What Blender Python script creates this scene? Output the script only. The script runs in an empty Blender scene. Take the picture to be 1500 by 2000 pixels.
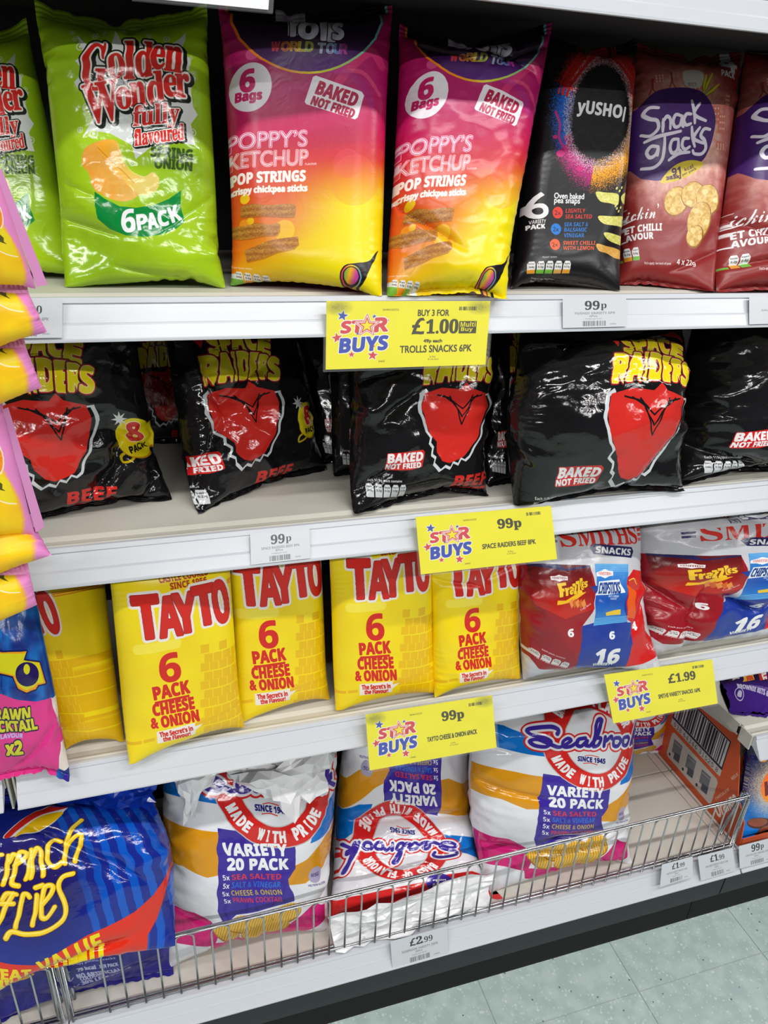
import bpy, math, random
import numpy as np
from mathutils import Vector, Matrix

PI = math.pi
C = bpy.context.scene.collection
sc = bpy.context.scene

# ------------------------------------------------------------------ camera, world, lights, exposure
cam_d = bpy.data.cameras.new('camera'); cam = bpy.data.objects.new('camera', cam_d); C.objects.link(cam)
sc.camera = cam
cam_d.sensor_fit = 'VERTICAL'; cam_d.sensor_height = 32.0
cam_d.lens = 1446.1 / 2000 * 32.0
cam_d.clip_start = 0.01
_R = np.array([[0.95517502, -0.29255006, 0.04533373], [-0.08848203, -0.42825223, -0.89931694], [0.2825095, 0.85499385, -0.43494126]])
_M = Matrix(((_R[0][0], -_R[1][0], -_R[2][0], 0.0), (_R[0][1], -_R[1][1], -_R[2][1], -0.78), (_R[0][2], -_R[1][2], -_R[2][2], 1.492), (0, 0, 0, 1)))
cam.matrix_world = _M

w = bpy.data.worlds.new('shop_air'); sc.world = w; w.use_nodes = True
w.node_tree.nodes['Background'].inputs[0].default_value = (0.93, 0.97, 1.0, 1)
w.node_tree.nodes['Background'].inputs[1].default_value = 0.07

def ceiling_light(name, x, y, z, lx, ly, power, col=(1.0, 0.985, 0.96)):
    l = bpy.data.lights.new(name, 'AREA'); l.shape = 'RECTANGLE'; l.size = lx; l.size_y = ly
    l.energy = power; l.color = col
    o = bpy.data.objects.new(name, l); C.objects.link(o); o.location = (x, y, z)
    return o
for i, (x, y) in enumerate([(-1.6, -0.95), (0.55, -0.95), (2.7, -0.95)]):
    ceiling_light('ceiling_tube', x, y, 2.75, 1.5, 0.07, 23)
for i, (x, y) in enumerate([(-1.6, -2.7), (0.55, -2.7), (2.7, -2.7)]):
    ceiling_light('ceiling_tube', x, y, 2.75, 1.5, 0.07, 46)

vs = sc.view_settings
vs.view_transform = 'Standard'; vs.look = 'None'; vs.gamma = 1.0; vs.exposure = 0.0; vs.use_curve_mapping = False
sc.cycles.max_bounces = 6
sc.cycles.transparent_max_bounces = 12
sc.cycles.caustics_reflective = False; sc.cycles.caustics_refractive = False

# ------------------------------------------------------------------ small helpers
def link(o, parent=None):
    C.objects.link(o)
    if parent is not None: o.parent = parent
    return o
def tag(o, label=None, cat=None, group=None, kind=None):
    if label: o['label'] = label
    if cat: o['category'] = cat
    if group: o['group'] = group
    if kind: o['kind'] = kind
    return o
def empty(name, loc=(0, 0, 0)):
    o = bpy.data.objects.new(name, None); o.location = loc; o.empty_display_size = 0.02
    return link(o)
def mesh(name, verts, faces, mat, parent=None, uvs=None, smooth=False, mats=None, fmat=None):
    me = bpy.data.meshes.new(name); me.from_pydata([tuple(map(float, v)) for v in verts], [], faces)
    for m in (mats or [mat]): me.materials.append(m)
    if fmat is not None: me.polygons.foreach_set('material_index', fmat)
    if smooth: me.polygons.foreach_set('use_smooth', [True] * len(me.polygons))
    if uvs is not None:
        uvl = me.uv_layers.new(name='UVMap'); idx = np.empty(len(me.loops), np.int32); me.loops.foreach_get('vertex_index', idx)
        uvl.data.foreach_set('uv', np.asarray(uvs, np.float32)[idx].ravel())
    me.update()
    o = bpy.data.objects.new(name, me); link(o, parent)
    off = Vector((0, 0, 0)); p = parent
    while p is not None: off += p.location; p = p.parent
    if off.length > 0: me.transform(Matrix.Translation(-off))
    return o
def bar_box(a, b, chamfer=0.0):
    (x0, y0, z0), (x1, y1, z1) = a, b
    v = [(x0, y0, z0), (x1, y0, z0), (x1, y1, z0), (x0, y1, z0), (x0, y0, z1), (x1, y0, z1), (x1, y1, z1), (x0, y1, z1)]
    f = [(0, 3, 2, 1), (4, 5, 6, 7), (0, 1, 5, 4), (1, 2, 6, 5), (2, 3, 7, 6), (3, 0, 4, 7)]
    return v, f
def box(name, a, b, mat, parent=None, bevel=0.0):
    v, f = bar_box(a, b); o = mesh(name, v, f, mat, parent)
    if bevel:
        m = o.modifiers.new('bevel', 'BEVEL'); m.width = bevel; m.segments = 2
    return o
def extrude_x(name, prof, x0, x1, mat, parent=None, closed=True, smooth=False):
    """profile in (Y, Z), swept along X"""
    n = len(prof); v = [(x0, y, z) for y, z in prof] + [(x1, y, z) for y, z in prof]
    f = [(i, (i + 1) % n, n + (i + 1) % n, n + i) for i in range(n if closed else n - 1)]
    if closed: f += [tuple(range(n - 1, -1, -1)), tuple(range(n, 2 * n))]
    return mesh(name, v, f, mat, parent, smooth=smooth)
def tube(name, pts, r, mat, parent=None, seg=8):
    P = [Vector(p) for p in pts]; V = []; F = []; up = Vector((0.3, 0.7, 0.2)).normalized()
    for i, p in enumerate(P):
        t = (P[min(i + 1, len(P) - 1)] - P[max(i - 1, 0)]).normalized()
        a = t.cross(up).normalized(); b = t.cross(a).normalized()
        for k in range(seg):
            an = 2 * PI * k / seg; V.append(p + a * (r * math.cos(an)) + b * (r * math.sin(an)))
    for i in range(len(P) - 1):
        for k in range(seg):
            k2 = (k + 1) % seg
            F.append((i * seg + k, i * seg + k2, (i + 1) * seg + k2, (i + 1) * seg + k))
    F.append(tuple(range(seg))); F.append(tuple((len(P) - 1) * seg + k for k in range(seg - 1, -1, -1)))
    return mesh(name, V, F, mat, parent, smooth=True)

# ------------------------------------------------------------------ node materials
def lin(c):
    return tuple(((x / 255) / 12.92 if x / 255 <= 0.04045 else ((x / 255 + 0.055) / 1.055) ** 2.4) for x in c[:3]) + (1,)
def mat(name, col, rough=0.5, metal=0.0, spec=0.5, noise=0.0, nscale=40, bump=0.0, bscale=200, coat=0.0, alpha=None, trans=0.0):
    m = bpy.data.materials.new(name); m.use_nodes = True; nt = m.node_tree; b = nt.nodes['Principled BSDF']
    b.inputs['Base Color'].default_value = lin(col); b.inputs['Roughness'].default_value = rough
    b.inputs['Metallic'].default_value = metal; b.inputs['Specular IOR Level'].default_value = spec
    b.inputs['Coat Weight'].default_value = coat
    if trans: b.inputs['Transmission Weight'].default_value = trans
    if alpha is not None: b.inputs['Alpha'].default_value = alpha
    tc = nt.nodes.new('ShaderNodeTexCoord')
    if noise:
        n = nt.nodes.new('ShaderNodeTexNoise'); n.inputs['Scale'].default_value = nscale; n.inputs['Detail'].default_value = 5
        r = nt.nodes.new('ShaderNodeMix'); r.data_type = 'RGBA'; r.blend_type = 'MULTIPLY'; r.inputs[0].default_value = noise
        r.inputs[6].default_value = lin(col)
        nt.links.new(tc.outputs['Object'], n.inputs['Vector']); nt.links.new(n.outputs['Fac'], r.inputs[7]); nt.links.new(r.outputs[2], b.inputs['Base Color'])
    if bump:
        n = nt.nodes.new('ShaderNodeTexNoise'); n.inputs['Scale'].default_value = bscale; n.inputs['Detail'].default_value = 3
        bp = nt.nodes.new('ShaderNodeBump'); bp.inputs['Strength'].default_value = bump; bp.inputs['Distance'].default_value = 0.001
        nt.links.new(tc.outputs['Object'], n.inputs['Vector']); nt.links.new(n.outputs['Fac'], bp.inputs['Height']); nt.links.new(bp.outputs['Normal'], b.inputs['Normal'])
    return m
def print_mat(name, cv, rough=0.22, bump=0.25, coat=0.0, spec=0.5):
    """flat print painted by this script, on glossy film or card"""
    H, W = cv.a.shape[:2]
    img = bpy.data.images.new(name, W, H); px = np.ones((H, W, 4), np.float32); px[..., :3] = np.clip(cv.a[::-1], 0, 1)
    img.pixels.foreach_set(px.ravel()); img.update(); img.pack()
    m = bpy.data.materials.new(name); m.use_nodes = True; nt = m.node_tree; b = nt.nodes['Principled BSDF']
    t = nt.nodes.new('ShaderNodeTexImage'); t.image = img; t.extension = 'EXTEND'; t.interpolation = 'Linear'
    uv = nt.nodes.new('ShaderNodeUVMap'); uv.uv_map = 'UVMap'
    nt.links.new(uv.outputs[0], t.inputs[0]); nt.links.new(t.outputs[0], b.inputs['Base Color'])
    b.inputs['Roughness'].default_value = rough; b.inputs['Coat Weight'].default_value = coat; b.inputs['Specular IOR Level'].default_value = spec
    if bump:
        tc = nt.nodes.new('ShaderNodeTexCoord')
        n = nt.nodes.new('ShaderNodeTexNoise'); n.inputs['Scale'].default_value = 55; n.inputs['Detail'].default_value = 4; n.inputs['Distortion'].default_value = 1.2
        bp = nt.nodes.new('ShaderNodeBump'); bp.inputs['Strength'].default_value = bump; bp.inputs['Distance'].default_value = 0.0016
        nt.links.new(tc.outputs['Object'], n.inputs['Vector']); nt.links.new(n.outputs['Fac'], bp.inputs['Height']); nt.links.new(bp.outputs['Normal'], b.inputs['Normal'])
    return m

# ------------------------------------------------------------------ print shop: vector artwork -> sheet of colour
FONTS = {'sb': (0x1D5D4, 0x1D5EE, 0x1D7EC), 'se': (0x1D400, 0x1D41A, 0x1D7CE), 'sc': (0x1D4D0, 0x1D4EA, None), 'bi': (0x1D63C, 0x1D656, 0x1D7EC), 'mo': (0x1D670, 0x1D68A, 0x1D7F6), 'rg': None}
_glyph = {}
def outline(s, font='sb'):
    key = (s, font)
    if key in _glyph: return _glyph[key]
    F = FONTS[font]; t = ''
    for ch in s:
        if F and 'A' <= ch <= 'Z': ch = chr(F[0] + ord(ch) - 65)
        elif F and 'a' <= ch <= 'z': ch = chr(F[1] + ord(ch) - 97)
        elif F and F[2] and '0' <= ch <= '9': ch = chr(F[2] + ord(ch) - 48)
        t += ch
    c = bpy.data.curves.new('glyphs', 'FONT'); c.body = t; c.resolution_u = 4
    o = bpy.data.objects.new('glyphs', c); m = o.to_mesh()
    nv = len(m.vertices); co = np.empty(nv * 3, np.float32); m.vertices.foreach_get('co', co); co = co.reshape(-1, 3)[:, :2].copy()
    le = np.empty(len(m.loops), np.int32); m.loops.foreach_get('edge_index', le)
    cnt = np.bincount(le, minlength=len(m.edges)); ed = np.empty(len(m.edges) * 2, np.int32); m.edges.foreach_get('vertices', ed)
    ed = ed.reshape(-1, 2)[cnt == 1]; E_ = co[ed]            # (n,2,2)
    o.to_mesh_clear(); bpy.data.objects.remove(o); bpy.data.curves.remove(c)
    _glyph[key] = E_
    return E_
SS = 3
def raster(E_, x0, y0, w, h):
    """even-odd coverage of the edges E_ (n,2,2) in sheet pixels over a window"""
    e = (E_ - np.array([x0, y0])) * SS; W, H = w * SS, h * SS
    a, b = e[:, 0], e[:, 1]; sw = a[:, 1] > b[:, 1]; a2 = np.where(sw[:, None], b, a); b2 = np.where(sw[:, None], a, b)
    r0 = np.clip(np.ceil(a2[:, 1] - .5), 0, H).astype(int); r1 = np.clip(np.ceil(b2[:, 1] - .5), 0, H).astype(int)
    n = np.maximum(r1 - r0, 0); k = np.repeat(np.arange(len(n)), n)
    if len(k) == 0: return np.zeros((h, w), np.float32)
    row = np.arange(len(k)) - np.repeat(np.cumsum(n) - n, n) + r0[k]
    t = (row + .5 - a2[k, 1]) / np.maximum(b2[k, 1] - a2[k, 1], 1e-9); x = a2[k, 0] + t * (b2[k, 0] - a2[k, 0])
    col = np.clip(np.ceil(x - .5), 0, W).astype(int)
    g = np.bincount(row * (W + 1) + col, minlength=H * (W + 1)).reshape(H, W + 1)
    g = (np.cumsum(g, 1)[:, :W] & 1).astype(np.float32)
    return g.reshape(h, SS, w, SS).mean((1, 3))
def dilate(m, r):
    if r <= 0: return m
    out = m.copy(); H, W = m.shape; n = max(8, int(r * 5))
    for rr in ((r,) if r < 3 else (r, r * .55)):
        for i in range(n):
            dx = rr * math.cos(2 * PI * i / n); dy = rr * math.sin(2 * PI * i / n)
            ix, iy = int(round(dx)), int(round(dy))
            ys, yd = slice(max(0, -iy), min(H, H - iy)), slice(max(0, iy), min(H, H + iy))
            xs, xd = slice(max(0, -ix), min(W, W - ix)), slice(max(0, ix), min(W, W + ix))
            np.maximum(out[yd, xd], m[ys, xs], out=out[yd, xd])
    return out
def homography(src, dst):
    A = []
    for (x, y), (u, v) in zip(src, dst):
        A.append([x, y, 1, 0, 0, 0, -u * x, -u * y, -u]); A.append([0, 0, 0, x, y, 1, -v * x, -v * y, -v])
    return np.linalg.svd(np.array(A, float))[2][-1].reshape(3, 3)
def rgb(c): return np.array(c, np.float32) / 255
def spline(pts, n=8, closed=False):
    P = np.array(pts, float); N = len(P); out = []
    for i in range(N if closed else N - 1):
        if closed: a, b, c, d = P[(i - 1) % N], P[i], P[(i + 1) % N], P[(i + 2) % N]
        else: a, b, c, d = P[max(i - 1, 0)], P[i], P[i + 1], P[min(i + 2, N - 1)]
        for k in range(n):
            t = k / n; out.append(.5 * ((2 * b) + (c - a) * t + (2 * a - 5 * b + 4 * c - d) * t * t + (3 * b - a - 3 * c + d) * t ** 3))
    if not closed: out.append(P[-1])
    return np.array(out)
class Sheet:
    """artwork sheet. quad: the artwork frame's corners TL, TR, BR, BL in drawing units; every shape is given in drawing units"""
    def __init__(s, W, H, quad, bg=(255, 255, 255)):
        s.W, s.H = W, H; s.a = np.empty((H, W, 3), np.float32); s.a[:] = rgb(bg)
        s.h = homography(quad, [(0, 0), (W, 0), (W, H), (0, H)]); s.hi = np.linalg.inv(s.h)
        q = np.array(quad, float); s.sc = W / (np.linalg.norm(q[1] - q[0]) + np.linalg.norm(q[2] - q[3])) * 2
    def m(s, P):
        P = np.asarray(P, float); sh = P.shape; Q = np.c_[P.reshape(-1, 2), np.ones(P.size // 2)] @ s.h.T
        return (Q[:, :2] / Q[:, 2:]).reshape(sh)
    def comp(s, mask, x0, y0, col):
        h, w = mask.shape
        if callable(col):
            Y, X = np.mgrid[y0:y0 + h, x0:x0 + w]; Q = np.c_[X.ravel() + .5, Y.ravel() + .5, np.ones(h * w)] @ s.hi.T
            D = (Q[:, :2] / Q[:, 2:]).reshape(h, w, 2); c = col(D[..., 0], D[..., 1]); c = np.asarray(c, np.float32)
        else: c = rgb(col)
        s.a[y0:y0 + h, x0:x0 + w] += (c - s.a[y0:y0 + h, x0:x0 + w]) * mask[..., None]
    def edges(s, E_, col, outl=(), op=1.0, bold=0.0, shadow=None, inline=None):
        """E_ in sheet px"""
        pad = int(max([0, bold] + [r for r, _ in outl]) + (max(map(abs, shadow[:2])) if shadow else 0)) + 3
        lo = np.floor(E_.reshape(-1, 2).min(0)).astype(int) - pad; hi = np.ceil(E_.reshape(-1, 2).max(0)).astype(int) + pad
        x0, y0 = max(lo[0], 0), max(lo[1], 0); x1, y1 = min(hi[0], s.W), min(hi[1], s.H)
        if x1 <= x0 or y1 <= y0: return
        # window a little larger than the sheet so strokes crossing the rim stay right
        X0, Y0, X1, Y1 = max(lo[0], -60), max(lo[1], -60), min(hi[0], s.W + 60), min(hi[1], s.H + 60)
        m = raster(E_, X0, Y0, X1 - X0, Y1 - Y0)
        if bold > 0: m = dilate(m, bold)
        cut = lambda q, dx=0, dy=0: q[y0 - Y0:y1 - Y0, x0 - X0:x1 - X0]
        for r, c in sorted(outl, key=lambda t: -t[0]):
            d = dilate(m, r)
            if shadow and r == max(q for q, _ in outl):
                d = np.maximum(d, np.roll(np.roll(d, int(shadow[0]), 1), int(shadow[1]), 0))
            s.comp(cut(d) * op, x0, y0, c)
        if shadow and not outl:
            s.comp(cut(np.roll(np.roll(m, int(shadow[0]), 1), int(shadow[1]), 0)), x0, y0, shadow[2])
        s.comp(cut(m) * op, x0, y0, col)
        if inline:
            r, c, core = inline; e = 1 - dilate(1 - m, r); s.comp(cut(e), x0, y0, c)
            if core: e = 1 - dilate(1 - m, core[0]); s.comp(cut(e), x0, y0, core[1])
    def poly(s, pts, col, smooth=False, **k):
        P = spline(pts, 8, True) if smooth else np.array(pts, float)
        if not smooth:
            Q = []
            for i in range(len(P)):
                a, b = P[i], P[(i + 1) % len(P)]
                for t in range(4): Q.append(a + (b - a) * t / 4)
            P = np.array(Q)
        P = s.m(P); s.edges(np.stack([P, np.roll(P, -1, 0)], 1), col, **k)
    def ell(s, cx, cy, rx, ry, col, rot=0, **k):
        t = np.linspace(0, 2 * PI, 49)[:-1]; c, n = math.cos(math.radians(rot)), math.sin(math.radians(rot))
        X, Y = rx * np.cos(t), ry * np.sin(t)
        s.poly(np.c_[cx + X * c - Y * n, cy + X * n + Y * c], col, **k)
    def ring(s, cx, cy, rx, ry, wd, col, rot=0, a0=0, a1=360, **k):
        t = np.radians(np.linspace(a0, a1, 60)); o = np.c_[cx + rx * np.cos(t), cy + ry * np.sin(t)]; i = np.c_[cx + (rx - wd) * np.cos(t), cy + (ry - wd) * np.sin(t)]
        s.poly(np.r_[o, i[::-1]], col, **k)
    def line(s, pts, wd, col, taper=None, sm=True, **k):
        P = spline(pts, 8) if sm and len(pts) > 2 else np.array(pts, float)
        if len(P) == 2: P = np.linspace(P[0], P[1], 6)
        T = np.gradient(P, axis=0); T /= np.linalg.norm(T, axis=1)[:, None] + 1e-9; N = np.c_[-T[:, 1], T[:, 0]]
        wv = np.full(len(P), wd / 2.0)
        if taper: wv *= np.interp(np.linspace(0, 1, len(P)), np.linspace(0, 1, len(taper)), taper)
        L = P + N * wv[:, None]; R_ = P - N * wv[:, None]
        quads = []
        for i in range(len(P) - 1): quads.append([L[i], L[i + 1], R_[i + 1], R_[i]])
        # union mask of small quads and round joints
        Pm = s.m(P); r = max(.5, wd / 2 * s.sc); lo = np.floor(Pm.min(0) - r - 3).astype(int); hi = np.ceil(Pm.max(0) + r + 3).astype(int)
        pad = int(max([0] + [q for q, _ in k.get('outl', ())])) + 1; lo -= pad; hi += pad
        x0, y0, x1, y1 = max(lo[0], 0), max(lo[1], 0), min(hi[0], s.W), min(hi[1], s.H)
        if x1 <= x0 or y1 <= y0: return
        Y, X = np.mgrid[y0:y1, x0:x1].astype(np.float32); X += .5; Y += .5; D = np.full(X.shape, 1e9, np.float32)
        wr = wv * s.sc
        for i in range(len(Pm) - 1):
            a, b = Pm[i], Pm[i + 1]; ab = b - a; L2 = ab @ ab + 1e-9
            t = np.clip(((X - a[0]) * ab[0] + (Y - a[1]) * ab[1]) / L2, 0, 1)
            d = np.hypot(X - a[0] - t * ab[0], Y - a[1] - t * ab[1]) - (wr[i] + t * (wr[i + 1] - wr[i])); np.minimum(D, d, out=D)
        for r_, c in sorted(k.get('outl', ()), key=lambda t: -t[0]): s.comp(np.clip(.5 - (D - r_), 0, 1), x0, y0, c)
        s.comp(np.clip(.5 - D, 0, 1) * k.get('op', 1), x0, y0, col)
    def text(s, t, cx, cy, w, h, col, font='sb', rot=0, shear=0, arc=None, warp=None, **k):
        """fitted to a box w x h centred on (cx, cy); arc = (centre x, centre y, radius, +1 top / -1 bottom)"""
        E_ = outline(t, font).astype(float)
        if len(E_) == 0: return
        if 'bold' in k: k['bold'] = min(k['bold'], h * s.sc * .045); k['bold'] = 0 if k['bold'] < .5 else k['bold']
        lo = E_.reshape(-1, 2).min(0); hi = E_.reshape(-1, 2).max(0); n = (E_ - (lo + hi) / 2) / (hi - lo)   # -.5..+.5, y up
        n[..., 1] *= -1
        if warp: n = warp(n)
        X = n[..., 0] * w + n[..., 1] * -shear * h; Y = n[..., 1] * h
        if arc:
            ax, ay, r, sg = arc; th = X / r
            rr = r - sg * Y; th0 = math.radians(rot)
            if sg > 0: PX_, PY_ = ax + rr * np.sin(th + th0), ay - rr * np.cos(th + th0)
            else: PX_, PY_ = ax + rr * np.sin(th0 + th), ay + rr * np.cos(th0 + th)
            Q = np.stack([PX_, PY_], -1)
        else:
            c, q = math.cos(math.radians(rot)), math.sin(math.radians(rot)); Q = np.stack([cx + X * c - Y * q, cy + X * q + Y * c], -1)
        s.edges(s.m(Q), col, **k)
    def star(s, cx, cy, r, col, n=5, inner=.42, rot=-90, **k):
        P = [(cx + (r if i % 2 == 0 else r * inner) * math.cos(math.radians(rot + i * 180 / n)), cy + (r if i % 2 == 0 else r * inner) * math.sin(math.radians(rot + i * 180 / n))) for i in range(2 * n)]
        s.poly(P, col, **k)
    def fill(s, fn):
        s.comp(np.ones((s.H, s.W), np.float32), 0, 0, fn)
    def pills(s, x, y, w, h, n, rot=0, col=(225, 225, 225), tx=(40, 40, 40), low=None):
        c, q = math.cos(math.radians(rot)), math.sin(math.radians(rot))
        for i in range(n):
            px, py = x + (i + .5) * w / n * c, y + (i + .5) * w / n * q; a = w / n * .43
            B = [(-a, h * .5), (-a, -h * .25), (-a * .6, -h * .5), (a * .6, -h * .5), (a, -h * .25), (a, h * .5)]
            s.poly([(px + X * c - Y * q, py + X * q + Y * c) for X, Y in B], col)
            if low: s.poly([(px + X * c - Y * q, py + X * q + Y * c) for X, Y in [(-a, h * .5), (-a, h * .2), (a, h * .2), (a, h * .5)]], low[i % len(low)])
            s.text(['Energy', 'Fat', 'Saturates', 'Sugars', 'Salt'][i % 5], px, py - h * .28, a * 1.5, h * .14, tx, rot=rot)
            s.text(['244kJ', '3.2g', '0.2g', '0.8g', '0.27g'][i % 5], px, py, a * 1.4, h * .2, tx, rot=rot)
    def bars(s, x, y, w, h, col, rot=0, n=24, seed=1, shear=0):
        rd = random.Random(seed); c, q = math.cos(math.radians(rot)), math.sin(math.radians(rot)); t = 0; P = []
        while t < 1:
            b = rd.choice([.4, .7, 1.1]) / n * 1.2; g = rd.choice([.3, .5, .8]) / n * 1.2
            X0, X1 = (t - .5) * w, (min(t + b, 1) - .5) * w
            s.poly([(x + X * c - Y * q, y + X * q + Y * c) for X, Y in [(X0, -h / 2), (X1, -h / 2), (X1, h / 2), (X0, h / 2)]], col); t += b + g
def mixc(c0, c1, t):
    t = np.clip(t, 0, 1)[..., None]; return rgb(c0) * (1 - t) + rgb(c1) * t
def ramp(t, stops):
    """stops: [(t, colour), ...]"""
    ts = [q[0] for q in stops]; return np.stack([np.interp(t, ts, [q[1][i] / 255 for q in stops]) for i in range(3)], -1)

# ------------------------------------------------------------------ film bags: two welded sheets blown up and relaxed
def _con(P, A, B, rest, k=1.0, push=False):
    d = P[B] - P[A]; L = np.sqrt((d * d).sum(-1, keepdims=True)) + 1e-9; e = (L - rest) / L
    if push: e = np.minimum(e, 0)
    d *= .5 * k * e; P[A] += d; P[B] -= d
def relax(P, a, T, steps, press, rng, lump):
    ny, nx = P.shape[1:3]; dx, dy = 1 / (nx - 1), a / (ny - 1); dg = math.hypot(dx, dy); Q = P.copy()
    S = slice; jj = (np.arange(ny) / (ny - 1))[None, :, None, None]
    Hh = lambda i: ((S(None), S(None), S(i, nx - 1, 2)), (S(None), S(None), S(i + 1, nx, 2)))
    Vv = lambda i: ((S(None), S(i, ny - 1, 2)), (S(None), S(i + 1, ny, 2)))
    pr = press * (.55 + .7 * jj) * (1 + lump[None, :, :, None])
    for it in range(steps):
        gx = np.gradient(P, axis=2); gy = np.gradient(P, axis=1); N = np.cross(gx, gy); N /= np.sqrt((N * N).sum(-1, keepdims=True)) + 1e-12
        N[1] *= -1
        V = (P - Q) * .93; Q = P.copy(); P = P + V + N * pr * dx
        for k in range(3):
            for i in (0, 1):
                A, B = Hh(i); _con(P, A, B, dx)
                A, B = Vv(i); _con(P, A, B, dy)
            for i in (0, 1):
                _con(P, (S(None), S(i, ny - 1, 2), S(0, nx - 1)), (S(None), S(i + 1, ny, 2), S(1, nx)), dg, .6)
                _con(P, (S(None), S(i, ny - 1, 2), S(1, nx)), (S(None), S(i + 1, ny, 2), S(0, nx - 1)), dg, .6)
            for i in range(4):
                _con(P, (S(None), S(None), S(i, nx - 2, 4)), (S(None), S(None), S(i + 2, nx, 4)), 2 * dx, .12, True)
                _con(P, (S(None), S(i, ny - 2, 4)), (S(None), S(i + 2, ny, 4)), 2 * dy, .12, True)
            m = np.zeros((ny, nx), bool); m[0] = m[-1] = True; m[:, 0] = m[:, -1] = True
            avg = (P[0][m] + P[1][m]) / 2; P[0][m] = avg; P[1][m] = avg
            z = P[..., 2]; P[..., 2] = np.clip(z, -T, T)
    return P
def up2(P, ax):
    P = np.moveaxis(P, ax, 0); n = P.shape[0]; E_ = np.concatenate([2 * P[:1] - P[1:2], P, 2 * P[-1:] - P[-2:-1]])
    mid = (-E_[:-3] + 9 * E_[1:-2] + 9 * E_[2:-1] - E_[3:]) / 16
    out = np.empty((2 * n - 1,) + P.shape[1:]); out[::2] = P; out[1::2] = mid
    return np.moveaxis(out, 0, ax)
def smooth_noise(rng, ny, nx, c):
    g = rng.standard_normal((c + 2, c + 2)); y = np.linspace(0, c, ny); x = np.linspace(0, c, nx); yi, xi = y.astype(int), x.astype(int)
    fy, fx = y - yi, x - xi; fy, fx = fy * fy * (3 - 2 * fy), fx * fx * (3 - 2 * fx); yi = np.minimum(yi, c); xi = np.minimum(xi, c)
    a = g[yi][:, xi]; b = g[yi][:, xi + 1]; d = g[yi + 1][:, xi]; e = g[yi + 1][:, xi + 1]
    return (a * (1 - fx) + b * fx) * (1 - fy)[:, None] + (d * (1 - fx) + e * fx) * fy[:, None]
_proto = {}
def proto(a, T, seed, press=.012, n=23, lumpy=.5):
    a = min((.7, 1.2, 1.75), key=lambda q: abs(q - a)); T = .17 if T < .19 else .21; press = .02 if press > .015 else .012; seed = seed % 3; lumpy = .25 if lumpy < .4 else .5
    key = (a, T, seed, press, n, lumpy)
    if key in _proto: return _proto[key]
    rng = np.random.default_rng(seed); nx = n; ny = int(n * a) | 1
    X, Y = np.meshgrid(np.linspace(0, 1, nx), np.linspace(0, a, ny)); P = np.zeros((2, ny, nx, 3)); P[..., 0] = X; P[..., 1] = Y
    b = np.sin(PI * X) * np.sin(PI * Y / a); P[0, ..., 2] = .03 * b; P[1, ..., 2] = -.03 * b
    P[..., 2] += .012 * smooth_noise(rng, ny, nx, 5) * b
    P = relax(P, a, T, 90, press, rng, lumpy * smooth_noise(rng, ny, nx, 4))
    P = up2(up2(P, 1), 2); ny, nx = P.shape[1:3]
    P[..., 2] += .003 * smooth_noise(rng, ny, nx, 22) * np.sin(PI * np.linspace(0, 1, nx))[None, :]
    P = relax(P, a, T, 45, press * .55, rng, lumpy * smooth_noise(rng, ny, nx, 6))
    P[..., 1] /= a
    P[..., 0] -= P[..., 0].mean() - .5; P[..., 1] -= P[..., 1].mean() - .5
    # corners back onto the unit frame
    lo = np.array([P[0, [0, -1], 0, 0].mean(), P[0, 0, [0, -1], 1].mean()]); hi = np.array([P[0, [0, -1], -1, 0].mean(), P[0, -1, [0, -1], 1].mean()])
    P[..., :2] = (P[..., :2] - lo) / (hi - lo)
    _proto[key] = P
    return P
def blur2(A, r):
    k = np.ones(2 * r + 1) / (2 * r + 1)
    for ax in (0, 1):
        pad = [(0, 0)] * A.ndim; pad[ax] = (r, r); B = np.pad(A, pad, mode='reflect', reflect_type='odd'); c = np.cumsum(np.insert(B, 0, 0, ax), ax)
        n = A.shape[ax]; A = (np.take(c, range(2 * r + 1, 2 * r + 1 + n), ax) - np.take(c, range(0, n), ax)) / (2 * r + 1)
    return A
def crumple(U, V, seed, n, aspect):
    rng = np.random.default_rng(seed); S_ = rng.random((n, 2)); S_[:, 1] *= aspect; best = np.full(U.shape, 9.)
    hgt = rng.random(n) * .05
    for (sx, sy), h in zip(S_, hgt): np.minimum(best, np.hypot(U - sx, V * aspect - sy) + h, out=best)
    return best
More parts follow.
